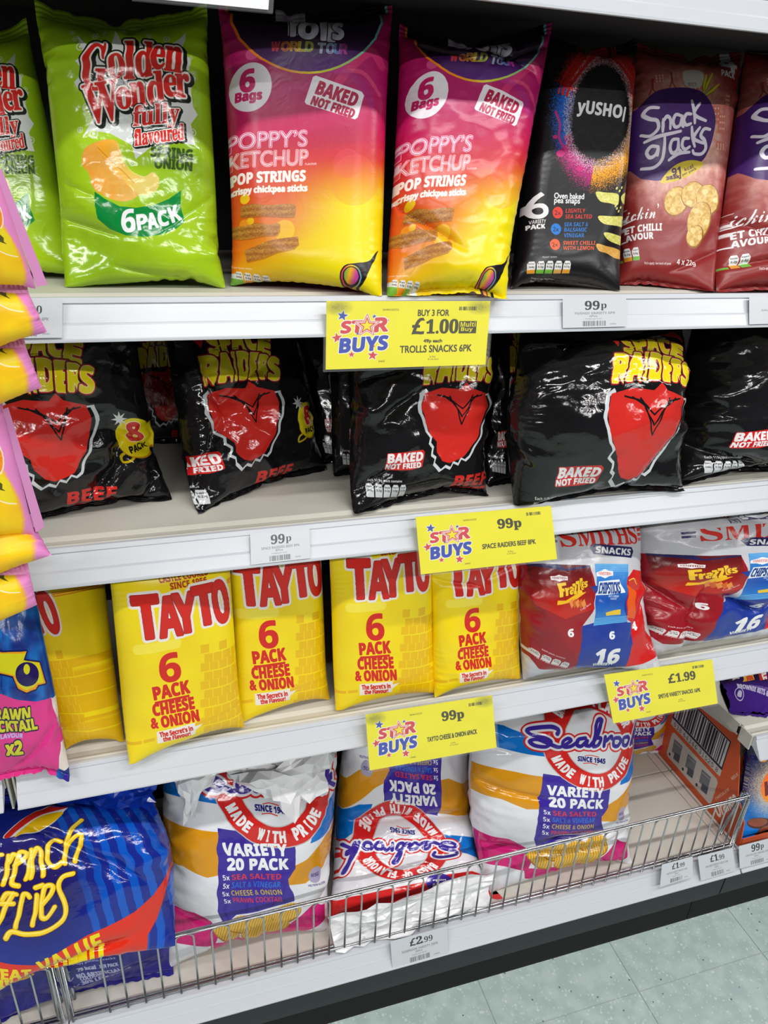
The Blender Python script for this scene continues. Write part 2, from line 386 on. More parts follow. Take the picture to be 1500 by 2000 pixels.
def bag(name, label, cat, group, film, back, rows, a=1.7, T=.17, seed=1, depth=1.0, press=.012, creases=(), crum=0.0, crn=50, push=.55, flip=False, lumpy=.5, seal=(True, True), fine=True, urange=(-.045, 1.045), zmin=None, sealmat=None, zmax=None, seal_h=.014, waist=.22, vrange=(-.02, 1.03), pb=.85):
    """rows: [(v, L, R)] from the top seal (v=0) to the bottom seal (v=1), world points on the printed face"""
    P = proto(a, T, seed, press, lumpy=lumpy).copy()
    if flip or (seed // 3) % 2: P = P[:, :, ::-1].copy(); P[..., 0] = 1 - P[..., 0]
    # the pulled-in waist is eased outwards so the printed face keeps most of its width
    x = P[0, ..., 0]; l0, h0 = x[:, 0].copy(), x[:, -1].copy(); W_ = h0 - l0; W2 = 1 - waist * (1 - np.minimum(W_, 1)); l1 = .5 + (l0 + h0 - 1) / 2 * .5 - W2 / 2
    P[..., 0] = l1[None, :, None] + (P[..., 0] - l0[None, :, None]) / W_[None, :, None] * W2[None, :, None]
    F, B = P[0], P[1]
    if fine: F = up2(up2(F, 0), 1)
    vs_ = np.array([r[0] for r in rows]); Ls = np.array([r[1] for r in rows], float); Rs = np.array([r[2] for r in rows], float)
    def ev(K, v):
        n = len(vs_)
        if n == 2: t = (v - vs_[0]) / (vs_[1] - vs_[0]); return K[0] + (K[1] - K[0]) * t[..., None]
        sl = [(K[1] - K[0]) / (vs_[1] - vs_[0])] + [(K[i + 1] - K[i - 1]) / (vs_[i + 1] - vs_[i - 1]) for i in range(1, n - 1)] + [(K[-1] - K[-2]) / (vs_[-1] - vs_[-2])]
        i = np.clip(np.searchsorted(vs_, v) - 1, 0, n - 2); h = (vs_[i + 1] - vs_[i])[..., None]; t = (v - vs_[i])[..., None] / h; tc = np.clip(t, 0, 1)
        sl = np.array(sl); m0, m1 = sl[i] * h, sl[i + 1] * h
        r = (2 * tc ** 3 - 3 * tc ** 2 + 1) * K[i] + (tc ** 3 - 2 * tc ** 2 + tc) * m0 + (-2 * tc ** 3 + 3 * tc ** 2) * K[i + 1] + (tc ** 3 - tc ** 2) * m1
        return r + np.where(t < 0, t, np.where(t > 1, t - 1, 0)) * np.where(t < 0, m0, m1)
    W = np.linalg.norm(Rs - Ls, axis=1).mean()
    def place(G, sgn, det=None):
        x, y, z = G[..., 0], G[..., 1], G[..., 2] * depth
        L, R_ = ev(Ls, y), ev(Rs, y); ex = R_ - L; dv = (ev(Ls, y + .01) + ev(Rs, y + .01) - ev(Ls, y - .01) - ev(Rs, y - .01)) / .04
        n = np.cross(dv, ex); n /= np.linalg.norm(n, axis=-1, keepdims=True)
        if det is not None: z = z + det
        return L + ex * x[..., None] + n * ((z - push * T * depth * (1 - pb * np.clip((y - .72) / .28, 0, 1) ** 2)) * W)[..., None]
    ny, nx = F.shape[:2]; U, V = np.meshgrid(np.linspace(0, 1, nx), np.linspace(0, 1, ny))
    det = np.zeros((ny, nx)); win = np.minimum(1, 8 * np.minimum(np.minimum(U, 1 - U), np.minimum(V, 1 - V)))
    for (u0, v0, u1, v1, dp, wd) in creases:
        p, q = np.array([u0, v0 * a]), np.array([u1, v1 * a]); d = q - p; L2 = d @ d; t = np.clip(((U - p[0]) * d[0] + (V * a - p[1]) * d[1]) / L2, 0, 1)
        D = np.hypot(U - p[0] - t * d[0], V * a - p[1] - t * d[1]); det -= dp * np.exp(-D / wd) * np.minimum(1, 4 * np.minimum(t, 1 - t) + .15)
    if crum:
        det += crum * (crumple(U, V, seed * 7 + 3, crn, a) - .06) * win + crum * .45 * (crumple(U, V, seed * 7 + 4, crn * 4, a) - .03) * win
    PF = place(F, 1, det); PB = place(B, -1)
    sm = blur2(F[..., :2], 6 if fine else 3); uv = sm.copy(); uv[..., 0] = urange[0] + (urange[1] - urange[0]) * uv[..., 0]; uv[..., 1] = 1 - (vrange[0] + (vrange[1] - vrange[0]) * uv[..., 1])
    if zmin is not None:
        for Q in (PF, PB): Q[..., 2] = np.where(Q[..., 2] < zmin + .0006, zmin + .0006 + .03 * np.maximum(-.004, Q[..., 2] - zmin), Q[..., 2])
    if zmax is not None:
        for Q in (PF, PB): Q[..., 2] = np.where(Q[..., 2] > zmax, zmax + .03 * np.minimum(.02, Q[..., 2] - zmax), Q[..., 2])
    def grid(ny, nx, o, rev): 
        i, j = np.meshgrid(np.arange(ny - 1), np.arange(nx - 1), indexing='ij'); k = (o + i * nx + j).ravel()
        f = np.stack([k, k + nx, k + nx + 1, k + 1], 1)
        return f[:, ::-1] if rev else f
    by, bx = B.shape[:2]; f1 = grid(ny, nx, 0, False); f2 = grid(by, bx, ny * nx, True)
    # the weld: the back's border vertices sit on the front's border
    PB[0], PB[-1] = PF[0][::2] if fine else PF[0], PF[-1][::2] if fine else PF[-1]
    PB[:, 0], PB[:, -1] = PF[::2, 0] if fine else PF[:, 0], PF[::2, -1] if fine else PF[:, -1]
    co = np.concatenate([PF.reshape(-1, 3), PB.reshape(-1, 3)]).astype(np.float32); org = co[(ny - 1) * nx:ny * nx].mean(0); org[2] = co[:, 2].min()
    faces = np.concatenate([f1, f2]).astype(np.int32); me = bpy.data.meshes.new(name)
    me.vertices.add(len(co)); me.vertices.foreach_set('co', (co - org).ravel()); me.loops.add(faces.size); me.loops.foreach_set('vertex_index', faces.ravel())
    me.polygons.add(len(faces)); me.polygons.foreach_set('loop_start', np.arange(len(faces), dtype=np.int32) * 4)
    me.materials.append(film); me.materials.append(back); me.polygons.foreach_set('material_index', np.r_[np.zeros(len(f1), np.int32), np.ones(len(f2), np.int32)])
    me.polygons.foreach_set('use_smooth', np.ones(len(faces), bool))
    UVB = np.c_[B[..., 0].ravel() * 0 + .02, 1 - B[..., 1].ravel()]
    uvv = np.concatenate([uv.reshape(-1, 2), UVB]).astype(np.float32); ul = me.uv_layers.new(name='UVMap'); ul.data.foreach_set('uv', uvv[faces.ravel()].ravel())
    me.update(calc_edges=True); me.validate()
    o = bpy.data.objects.new(name, me); o.location = org; link(o); tag(o, label, cat, group)
    # crimped seals: parts
    for k, (row, on) in enumerate(((0, seal[0]), (-1, seal[1]))):
        if not on: continue
        e = PF[row]; inn = PF[3 if row == 0 else -4]; dr = e - inn; dr = dr / (np.linalg.norm(dr, axis=1, keepdims=True) + 1e-9)
        base = (ev(Ls, np.array([0. if row == 0 else 1.])) - ev(Ls, np.array([.1 if row == 0 else .9])))[0]; base /= np.linalg.norm(base); dr = dr * .35 + base * .65; dr /= np.linalg.norm(dr, axis=1, keepdims=True)
        if row == -1: dr = dr * .5 + np.array([0, -.6, 0.12]); dr /= np.linalg.norm(dr, axis=1, keepdims=True)
        h = seal_h if row == 0 else seal_h * .55; rows_ = []; nn = len(e); nrm = np.cross(base, e[-1] - e[0]); nrm /= np.linalg.norm(nrm)
        wav = .0011 * np.sin(np.linspace(0, 23 + seed, nn)) * 1.0
        for t in range(7):
            rows_.append(e + dr * (h * t / 6) + nrm * (.0004 * (-1) ** t if t else 0) + nrm * (wav * t / 6)[:, None])
        G = np.array(rows_)
        if zmin is not None: G[..., 2] = np.maximum(G[..., 2], zmin + .0012)
        if zmax is not None: G[..., 2] = np.minimum(G[..., 2], zmax + .001)
        V_ = (G.reshape(-1, 3)).tolist(); uu = np.linspace(0, 1, nn); vv = 1.0 if row == 0 else 0.0
        UV = [(x, vv) for _ in range(7) for x in uu]
        s_ = mesh('top_seal' if row == 0 else 'bottom_seal', np.array(V_) - org, [tuple(q) for q in grid(7, nn, 0, row == 0).tolist()], sealmat or film, None, uvs=UV, smooth=False)
        s_.parent = o
    return o
# ------------------------------------------------------------------ the printed artwork of every pack and card
def third(x0, y0, s=3.0): return lambda x, y: (x0 + x / s, y0 + y / s)
def TP(cv, o, s):
    """lets artwork be drawn in a blown-up frame: origin o, scale s"""
    class T_: pass
    t = T_(); f = lambda P: [(o[0] + x / s, o[1] + y / s) for x, y in P]
    t.poly = lambda P, col, **k: cv.poly(f(P), col, **k)
    t.line = lambda P, w, col, **k: cv.line(f(P), w / s, col, **k)
    t.ell = lambda x, y, rx, ry, col, **k: cv.ell(o[0] + x / s, o[1] + y / s, rx / s, ry / s, col, **k)
    t.ring = lambda x, y, rx, ry, w, col, **k: cv.ring(o[0] + x / s, o[1] + y / s, rx / s, ry / s, w / s, col, **k)
    def text(t_, x, y, w, h, col, arc=None, **k):
        if arc: arc = (o[0] + arc[0] / s, o[1] + arc[1] / s, arc[2] / s, arc[3])
        cv.text(t_, o[0] + x / s, o[1] + y / s, w / s, h / s, col, arc=arc, **k)
    t.text = text
    t.star = lambda x, y, r, col, **k: cv.star(o[0] + x / s, o[1] + y / s, r / s, col, **k)
    t.pills = lambda x, y, w, h, n, **k: cv.pills(o[0] + x / s, o[1] + y / s, w / s, h / s, n, **k)
    t.bars = lambda x, y, w, h, col, **k: cv.bars(o[0] + x / s, o[1] + y / s, w / s, h / s, col, **k)
    return t
def noise2(seed, n=64):
    g = np.random.default_rng(seed).random((n, n))
    def f(x, y):
        x = np.asarray(x) % (n - 1); y = np.asarray(y) % (n - 1); xi, yi = x.astype(int), y.astype(int); fx, fy = x - xi, y - yi
        return (g[yi, xi] * (1 - fx) + g[yi, xi + 1] * fx) * (1 - fy) + (g[yi + 1, xi] * (1 - fx) + g[yi + 1, xi + 1] * fx) * fy
    return f
NZ = noise2(4)
WHITE = (236, 236, 238)

def art_lime():
    cv = Sheet(640, 1040, [(66, 5), (410, 15), (443, 560), (128, 560)], (150, 192, 24)); g = TP(cv, (0, 0), 3.0)
    cv.fill(lambda x, y: mixc((138, 178, 30), (168, 205, 28), .5 + .5 * np.sin(x / 55. + 1.2) * np.cos(y / 90.)) )
    W_ = (212, 216, 214)
    g.poly([(430, 180), (560, 330), (640, 300), (668, 160), (710, 240), (900, 250), (1030, 240), (1120, 160), (1090, 290), (1150, 330), (1130, 430), (1185, 440), (1150, 520), (1165, 620), (1195, 665), (1150, 730), (1175, 860), (1060, 850), (900, 880), (800, 955), (775, 870), (640, 800), (520, 780), (468, 820), (540, 700), (560, 640), (440, 520), (415, 480), (470, 440), (430, 350), (480, 330)], W_)
    for x, y, r in [(400, 160, 14), (420, 205, 16), (545, 195, 20), (600, 170, 12), (720, 150, 10), (450, 260, 26), (500, 640, 30), (540, 800, 28), (455, 770, 18), (1160, 780, 24), (1165, 420, 16), (780, 980, 16), (880, 190, 16), (990, 210, 22), (1130, 770, 14), (1150, 320, 12), (850, 950, 8), (1000, 870, 10)]:
        g.ring(x, y, r, r, max(3, r * .25), W_); g.ell(x, y, r * .35, r * .35, W_)
    RED, PINK = (206, 38, 34), (240, 214, 206)
    o = [(9, (236, 232, 228)), (15, (24, 30, 24))]
    # logo letters on a wobbling line: (glyph, centre x, centre y, width, height, tilt)
    for ch, x, y, w_, h_, r in [('G', 548, 392, 150, 290, 3), ('o', 680, 390, 98, 150, 0), ('l', 762, 350, 62, 235, 0), ('d', 855, 345, 105, 225, 2), ('e', 940, 335, 88, 150, 4), ('n', 1040, 340, 110, 160, 5)]:
        g.text(ch, x, y, w_, h_, RED, font='se', rot=r, outl=o, shadow=(9, 7, 0))
    for ch, x, y, w_, h_, r in [('W', 590, 610, 210, 240, -10), ('o', 725, 585, 88, 130, -6), ('n', 815, 560, 92, 140, -6), ('d', 925, 525, 105, 200, -6), ('e', 1020, 510, 84, 130, -5), ('r', 1095, 500, 84, 140, -4)]:
        g.text(ch, x, y, w_, h_, RED, font='se', rot=r, outl=o, shadow=(9, 7, 0))
    for ch, x, y, w_, h_, r in [('G', 548, 392, 150, 290, 3), ('o', 680, 390, 98, 150, 0), ('l', 762, 350, 62, 235, 0), ('d', 855, 345, 105, 225, 2), ('e', 940, 335, 88, 150, 4), ('n', 1040, 340, 110, 160, 5), ('W', 590, 610, 210, 240, -10), ('o', 725, 585, 88, 130, -6), ('n', 815, 560, 92, 140, -6), ('d', 925, 525, 105, 200, -6), ('e', 1020, 510, 84, 130, -5), ('r', 1095, 500, 84, 140, -4)]:
        g.text(ch, x, y, w_, h_, PINK, font='se', rot=r, bold=4); g.text(ch, x, y, w_, h_, RED, font='se', rot=r, bold=2)
    g.text('fully', 930, 700, 290, 160, RED, font='se', rot=-5, shear=.1, bold=1, outl=[(4, (236, 232, 228)), (8, (24, 30, 24))], shadow=(6, 5, 0))
    g.text('flavoured', 948, 805, 315, 100, RED, font='se', rot=-8, shear=.1, bold=1, outl=[(3, (236, 232, 228)), (7, (24, 30, 24))], shadow=(5, 4, 0))
    g.text('SPRING', 1028, 915, 262, 62, (52, 84, 28), rot=2, bold=1.5); g.text('ONION', 1038, 983, 236, 62, (52, 84, 28), rot=2, bold=1.5)
    # the crisps
    cr = lambda x, y: mixc((238, 150, 40), (226, 180, 96), NZ(x / 6., y / 6.) * .5 + (x - 155) / 180.)
    g.poly([(475, 905), (520, 865), (620, 835), (680, 870), (700, 960), (760, 1060), (830, 1150), (780, 1200), (700, 1210), (610, 1180), (540, 1130), (510, 1040), (470, 985)], cr, smooth=True)
    g.poly([(560, 880), (640, 838), (690, 860), (720, 960), (770, 1030), (850, 1060), (910, 1035), (948, 1080), (930, 1145), (850, 1172), (770, 1130), (710, 1060), (650, 1000)], lambda x, y: mixc((246, 168, 38), (222, 200, 110), (x - 200) / 90. + NZ(x / 5., y / 5.) * .2), smooth=True)
    g.line([(560, 880), (640, 960), (720, 1030), (790, 1100)], 6, (190, 110, 40), op=.6)
    g.line([(690, 880), (725, 960), (775, 1030), (850, 1064)], 5, (250, 220, 150), op=.8)
    g.poly([(545, 1150), (620, 1200), (700, 1240), (800, 1250), (910, 1235), (1010, 1195), (1085, 1142), (1083, 1240), (1110, 1332), (1050, 1375), (960, 1410), (860, 1425), (740, 1415), (640, 1375), (562, 1310), (548, 1230)], (10, 132, 58))
    g.text('6', 755, 1327, 86, 140, WHITE, rot=-2, bold=1)
    for ch, x, y, r in [('P', 840, 1335, -6), ('A', 905, 1327, -10), ('C', 972, 1312, -15), ('K', 1045, 1283, -22)]:
        g.text(ch, x, y, 62, 92, WHITE, rot=r, bold=2)
    return cv

def art_magenta():
    cv = Sheet(640, 1080, [(426, 12), (768, 10), (748, 578), (455, 560)], (200, 30, 110)); g = TP(cv, (400, 0), 3.333)
    def bgc(x, y):
        t = (y - 60) / 500. + (x - 590) / 900. * np.clip((y - 300) / 200., 0, 1)
        c = ramp(t, [(0, (164, 20, 90)), (.25, (176, 20, 100)), (.42, (196, 26, 84)), (.52, (206, 44, 56)), (.64, (216, 84, 24)), (.76, (222, 124, 14)), (.88, (226, 180, 8)), (1.0, (224, 200, 0))])
        k = np.clip((x - 560) / 120., 0, 1) * np.clip((y - 330) / 90., 0, 1); k2 = np.clip((470 - x) / 45., 0, 1) * np.clip((y - 380) / 60., 0, 1)
        return (c * (1 - k[..., None]) + rgb((240, 220, 4)) * k[..., None]) * (1 - k2[..., None]) + rgb((228, 78, 34)) * k2[..., None]
    cv.fill(bgc)
    g.line([(860, 560), (980, 420), (1100, 330), (1180, 420)], 60, (228, 70, 120), op=.5); g.line([(900, 480), (1040, 500), (1160, 640)], 26, (236, 100, 130), op=.5)
    g.line([(640, 480), (840, 470), (1010, 560), (1100, 720)], 50, (150, 40, 140), op=.35)
    for x, y, r, c, a in [(265, 335, 42, (224, 110, 160), .6), (250, 1070, 66, (240, 120, 90), .4), (245, 1340, 34, (244, 220, 20), .8), (285, 1490, 26, (244, 220, 20), .7), (240, 1510, 36, (244, 160, 30), .7), (520, 1560, 70, (240, 220, 40), .5), (850, 440, 60, (200, 60, 150), .4), (990, 1240, 170, (240, 120, 90), .22), (940, 1130, 100, (236, 90, 120), .25)]:
        g.ell(x, y, r, r, c, op=a)
    st = lambda x, y: ramp((x - 450) / 290., [(0, (236, 120, 30)), (.35, (236, 150, 20)), (.55, (226, 214, 20)), (.8, (140, 190, 120)), (1, (110, 190, 200))])
    g.ell(660, -50, 545, 548, st)
    g.ell(660, -50, 528, 531, lambda x, y: ramp(y / 150., [(0, (24, 12, 26)), (.45, (34, 14, 44)), (.8, (74, 24, 104)), (1, (84, 28, 120))]))
    S_ = lambda x, y: mixc((176, 176, 200), (216, 216, 232), .5 + .5 * np.sin(x / 5. + y / 9.))
    for ch, x, y, w_, h_, r in [('T', 535, 115, 180, 185, 0), ('r', 555, 150, 70, 130, 0), ('o', 640, 165, 130, 150, 4), ('l', 755, 165, 46, 170, 0), ('l', 808, 175, 44, 170, 4), ('s', 850, 172, 72, 150, 2)]:
        g.text(ch, x, y, w_, h_, S_, rot=r, bold=5, outl=[(4, (20, 10, 24))])
    for ch, x, c in zip('WORLD', (418, 485, 545, 598, 648), ((214, 60, 60), (214, 120, 40), (212, 150, 30), (206, 190, 40), (170, 200, 60))): g.text(ch, x, 290 + (x - 418) * .04, 56, 70, c, rot=4, bold=1, inline=(2.6, (50, 20, 70), (3.6, c)))
    for ch, x, c in zip('TOUR', (732, 795, 848, 892), ((170, 200, 200), (160, 190, 220), (110, 150, 210), (180, 60, 150))): g.text(ch, x, 312 + (x - 732) * .06, 54, 74, c, rot=5, bold=1, inline=(2.6, (60, 22, 90), (3.6, c)))
    g.ell(262, 572, 140, 176, (232, 226, 234)); M_ = (196, 24, 100)
    g.text('6', 242, 525, 92, 160, M_, bold=3); g.text('Bags', 252, 645, 172, 84, M_, bold=2)
    g.poly([(700, 510), (1030, 636), (1044, 660), (1004, 815), (985, 830), (640, 712), (628, 695), (680, 520)], (234, 228, 236))
    g.text('BAKED', 855, 645, 300, 92, (176, 24, 72), rot=20, bold=2.5); g.text('NOT FRIED', 828, 738, 318, 62, (176, 24, 72), rot=20, bold=2)
    K = (244, 220, 232)
    g.text('POPPY’S', 388, 948, 530, 108, K, font='rg', bold=5, inline=(2.4, (214, 50, 110), (4.6, K)))
    g.text('KETCHUP', 398, 1078, 528, 104, K, font='rg', bold=5, inline=(2.4, (230, 80, 80), (4.6, K))); g.text('FLAVOUR', 685, 1125, 78, 14, K)
    g.text('POP STRINGS', 398, 1202, 505, 72, (248, 236, 232), bold=3); g.text('crispy chickpea sticks', 408, 1290, 515, 56, (248, 236, 232), bold=1.8)
    br = lambda x, y: mixc((150, 88, 28), (206, 150, 66), NZ(x / 2.3, y / 1.6) * .8 + .2 * np.sin(y / 2.))
    for P in ([(215, 1385), (300, 1375), (400, 1392), (500, 1385), (586, 1390), (588, 1440), (580, 1472), (490, 1470), (400, 1462), (300, 1462), (215, 1455)],
              [(158, 1512), (240, 1518), (330, 1505), (410, 1520), (486, 1512), (488, 1560), (470, 1590), (380, 1592), (300, 1602), (220, 1605), (160, 1590)],
              [(248, 1680), (330, 1655), (420, 1625), (520, 1610), (612, 1603), (620, 1650), (590, 1680), (480, 1700), (380, 1735), (265, 1755)]):
        g.poly([(x + 5, y + 9) for x, y in P], (150, 80, 20), op=.5); g.poly(P, br)
    g.poly([(1160, 1690), (1100, 1760), (1020, 1775), (940, 1790), (905, 1850), (930, 1920), (1000, 1935), (1060, 1900), (1100, 1830)], (20, 14, 20), smooth=True)
    g.ring(985, 1855, 70, 70, 10, lambda x, y: ramp((x - 675) / 45., [(0, (230, 50, 110)), (.5, (240, 200, 30)), (1, (60, 130, 220))]))
    g.ell(985, 1850, 50, 50, lambda x, y: ramp((x - 680) / 30. + (y - 545) / 80., [(0, (70, 170, 80)), (.5, (240, 180, 30)), (1, (190, 60, 160))]))
    g.pills(175, 1840, 240, 62, 4, rot=8, low=[(120, 180, 60), (230, 150, 40)]); g.text('Each 17g pack contains', 240, 1795, 130, 13, K, rot=6)
    return cv

def art_black_ring():
    cv = Sheet(520, 1120, [(1066, 66), (1254, 84), (1214, 568), (1000, 566)], (16, 16, 20)); g = TP(cv, (1000, 0), 3.0)
    rng = np.random.default_rng(5)
    def ringc(x, y):
        X, Y = (x - 1000) * 3, y * 3; cx = 505 - (Y - 620) * .06; ax = (X - cx) / 235.; ay = (Y - 640) / 350.; r = np.hypot(ax, ay); th = np.degrees(np.arctan2(Y - 640, X - cx)) % 360
        inner = .79 + .03 * np.sin(np.radians(th) * 3 + 1)
        d = np.exp(-((r - 1.0) / .26) ** 2); d = np.where(r < inner, d * np.exp(-((inner - r) / .04)), d)
        bl = lambda: np.kron(rng.random((X.shape[0] // 2 + 1, X.shape[1] // 2 + 1)), np.ones((2, 2)))[:X.shape[0], :X.shape[1]]; dots = bl(); m = (dots < np.clip(d * 1.02 - .12, 0, 1)).astype(float)[..., None]
        top = (th > 200) & (th < 350)
        c = np.where(((th > 150) & (th <= 215))[..., None], rgb((20, 96, 190)), np.where(((th > 95) & (th <= 150))[..., None], rgb((190, 20, 120)), np.where(((th > 20) & (th <= 95))[..., None], rgb((240, 160, 10)), np.where(((th > 330) | (th <= 20))[..., None], rgb((226, 150, 60)), rgb((214, 36, 30))))))
        mixn = bl()[..., None]; near = np.clip(1.2 - np.abs(r - inner) / .22, 0, 1)[..., None]
        c = np.where(mixn < near * .6, rgb((230, 210, 226)), c)
        blue = ((th > 140) & (th < 200) & (r > 1.0) & (r < 1.35))[..., None]; c = np.where(blue & (rng.random(X.shape)[..., None] < .85), rgb((24, 96, 200)), c)
        solid = (((th > 205) & (th < 345)) & (np.abs((r * 9 + .3 * np.sin(th / 9.)) % 1 - .5) < .28) & (r > .88) & (r < 1.2))[..., None]
        c = np.where(solid, rgb((200, 36, 30)), c); m = np.where(solid, 1., m)
        return rgb((16, 16, 20)) * (1 - m) + c * m
    cv.fill(ringc)
    g.text('yUSHO', 495, 622, 275, 96, WHITE, rot=8, bold=1.5); g.line([(655, 605), (640, 680)], 14, WHITE)
    g.line([(228, 620), (250, 700), (246, 780), (300, 860)], 12, (200, 30, 120)); g.ell(255, 870, 26, 20, (200, 30, 120)); g.ell(375, 962, 20, 18, (200, 30, 120)); g.ell(222, 770, 14, 12, (200, 30, 120))
    g.text('6', 120, 1190, 116, 168, WHITE, font='rg', bold=2); g.text('VARIETY', 118, 1293, 88, 24, WHITE); g.text('PACK', 108, 1326, 96, 30, WHITE, bold=1)
    g.text('Oven baked', 308, 1132, 186, 36, WHITE, font='rg', rot=2, bold=.6); g.text('pea snaps', 295, 1172, 160, 36, WHITE, font='rg', rot=2, bold=.6)
    for (x, y, c, ls) in [(236, 1238, (222, 50, 36), [('LIGHTLY', 348, 1226, 122), ('SEA SALTED', 367, 1264, 166)]), (224, 1346, (20, 120, 210), [('SEA SALT &', 352, 1315, 150), ('BALSAMIC', 347, 1350, 142), ('VINEGAR', 336, 1388, 128)]), (214, 1450, (240, 90, 30), [('SWEET CHILLI', 367, 1439, 202), ('WITH LEMON', 361, 1474, 194)])]:
        g.ell(x, y, 32, 38, c); g.text('2x', x, y, 38, 30, (24, 20, 20), font='rg', bold=.5)
        for t, X, Y, W_ in ls: g.text(t, X, Y, W_, 27, c, shear=.12)
    sn = lambda x, y: mixc((196, 190, 70), (232, 228, 150), NZ(x / 3., y / 2.))
    for P in ([(474, 1108), (540, 1112), (610, 1120), (622, 1150), (612, 1190), (560, 1180), (500, 1165)], [(640, 1130), (700, 1090), (760, 1092), (740, 1150), (660, 1170)], [(490, 1262), (580, 1262), (700, 1250), (700, 1308), (600, 1318), (520, 1310)], [(528, 1368), (620, 1372), (720, 1380), (720, 1432), (600, 1425), (545, 1405)], [(476, 1445), (550, 1455), (640, 1462), (720, 1500), (640, 1530), (560, 1505), (490, 1490)]):
        g.poly(P, sn if P[0][1] < 1440 else (lambda x, y: mixc((196, 140, 50), (226, 180, 90), NZ(x / 3., y / 2.))), smooth=True)
    for x, y in [(605, 1085), (640, 1078), (625, 1100), (610, 1210), (640, 1200), (625, 1225), (600, 1195)]: g.ell(x, y, 6, 10, (210, 206, 110), rot=30)
    g.pills(45, 1600, 270, 78, 5, low=[(220, 150, 40), (110, 180, 60), (110, 180, 60), (210, 160, 80)]); g.text('35g pack* contains:', 178, 1536, 90, 14, WHITE)
    for i in range(3): g.text('Energy per 100g: 1780kJ/424kcal', 160, 1668 + i * 16, 160, 11, WHITE, rot=1)
    return cv

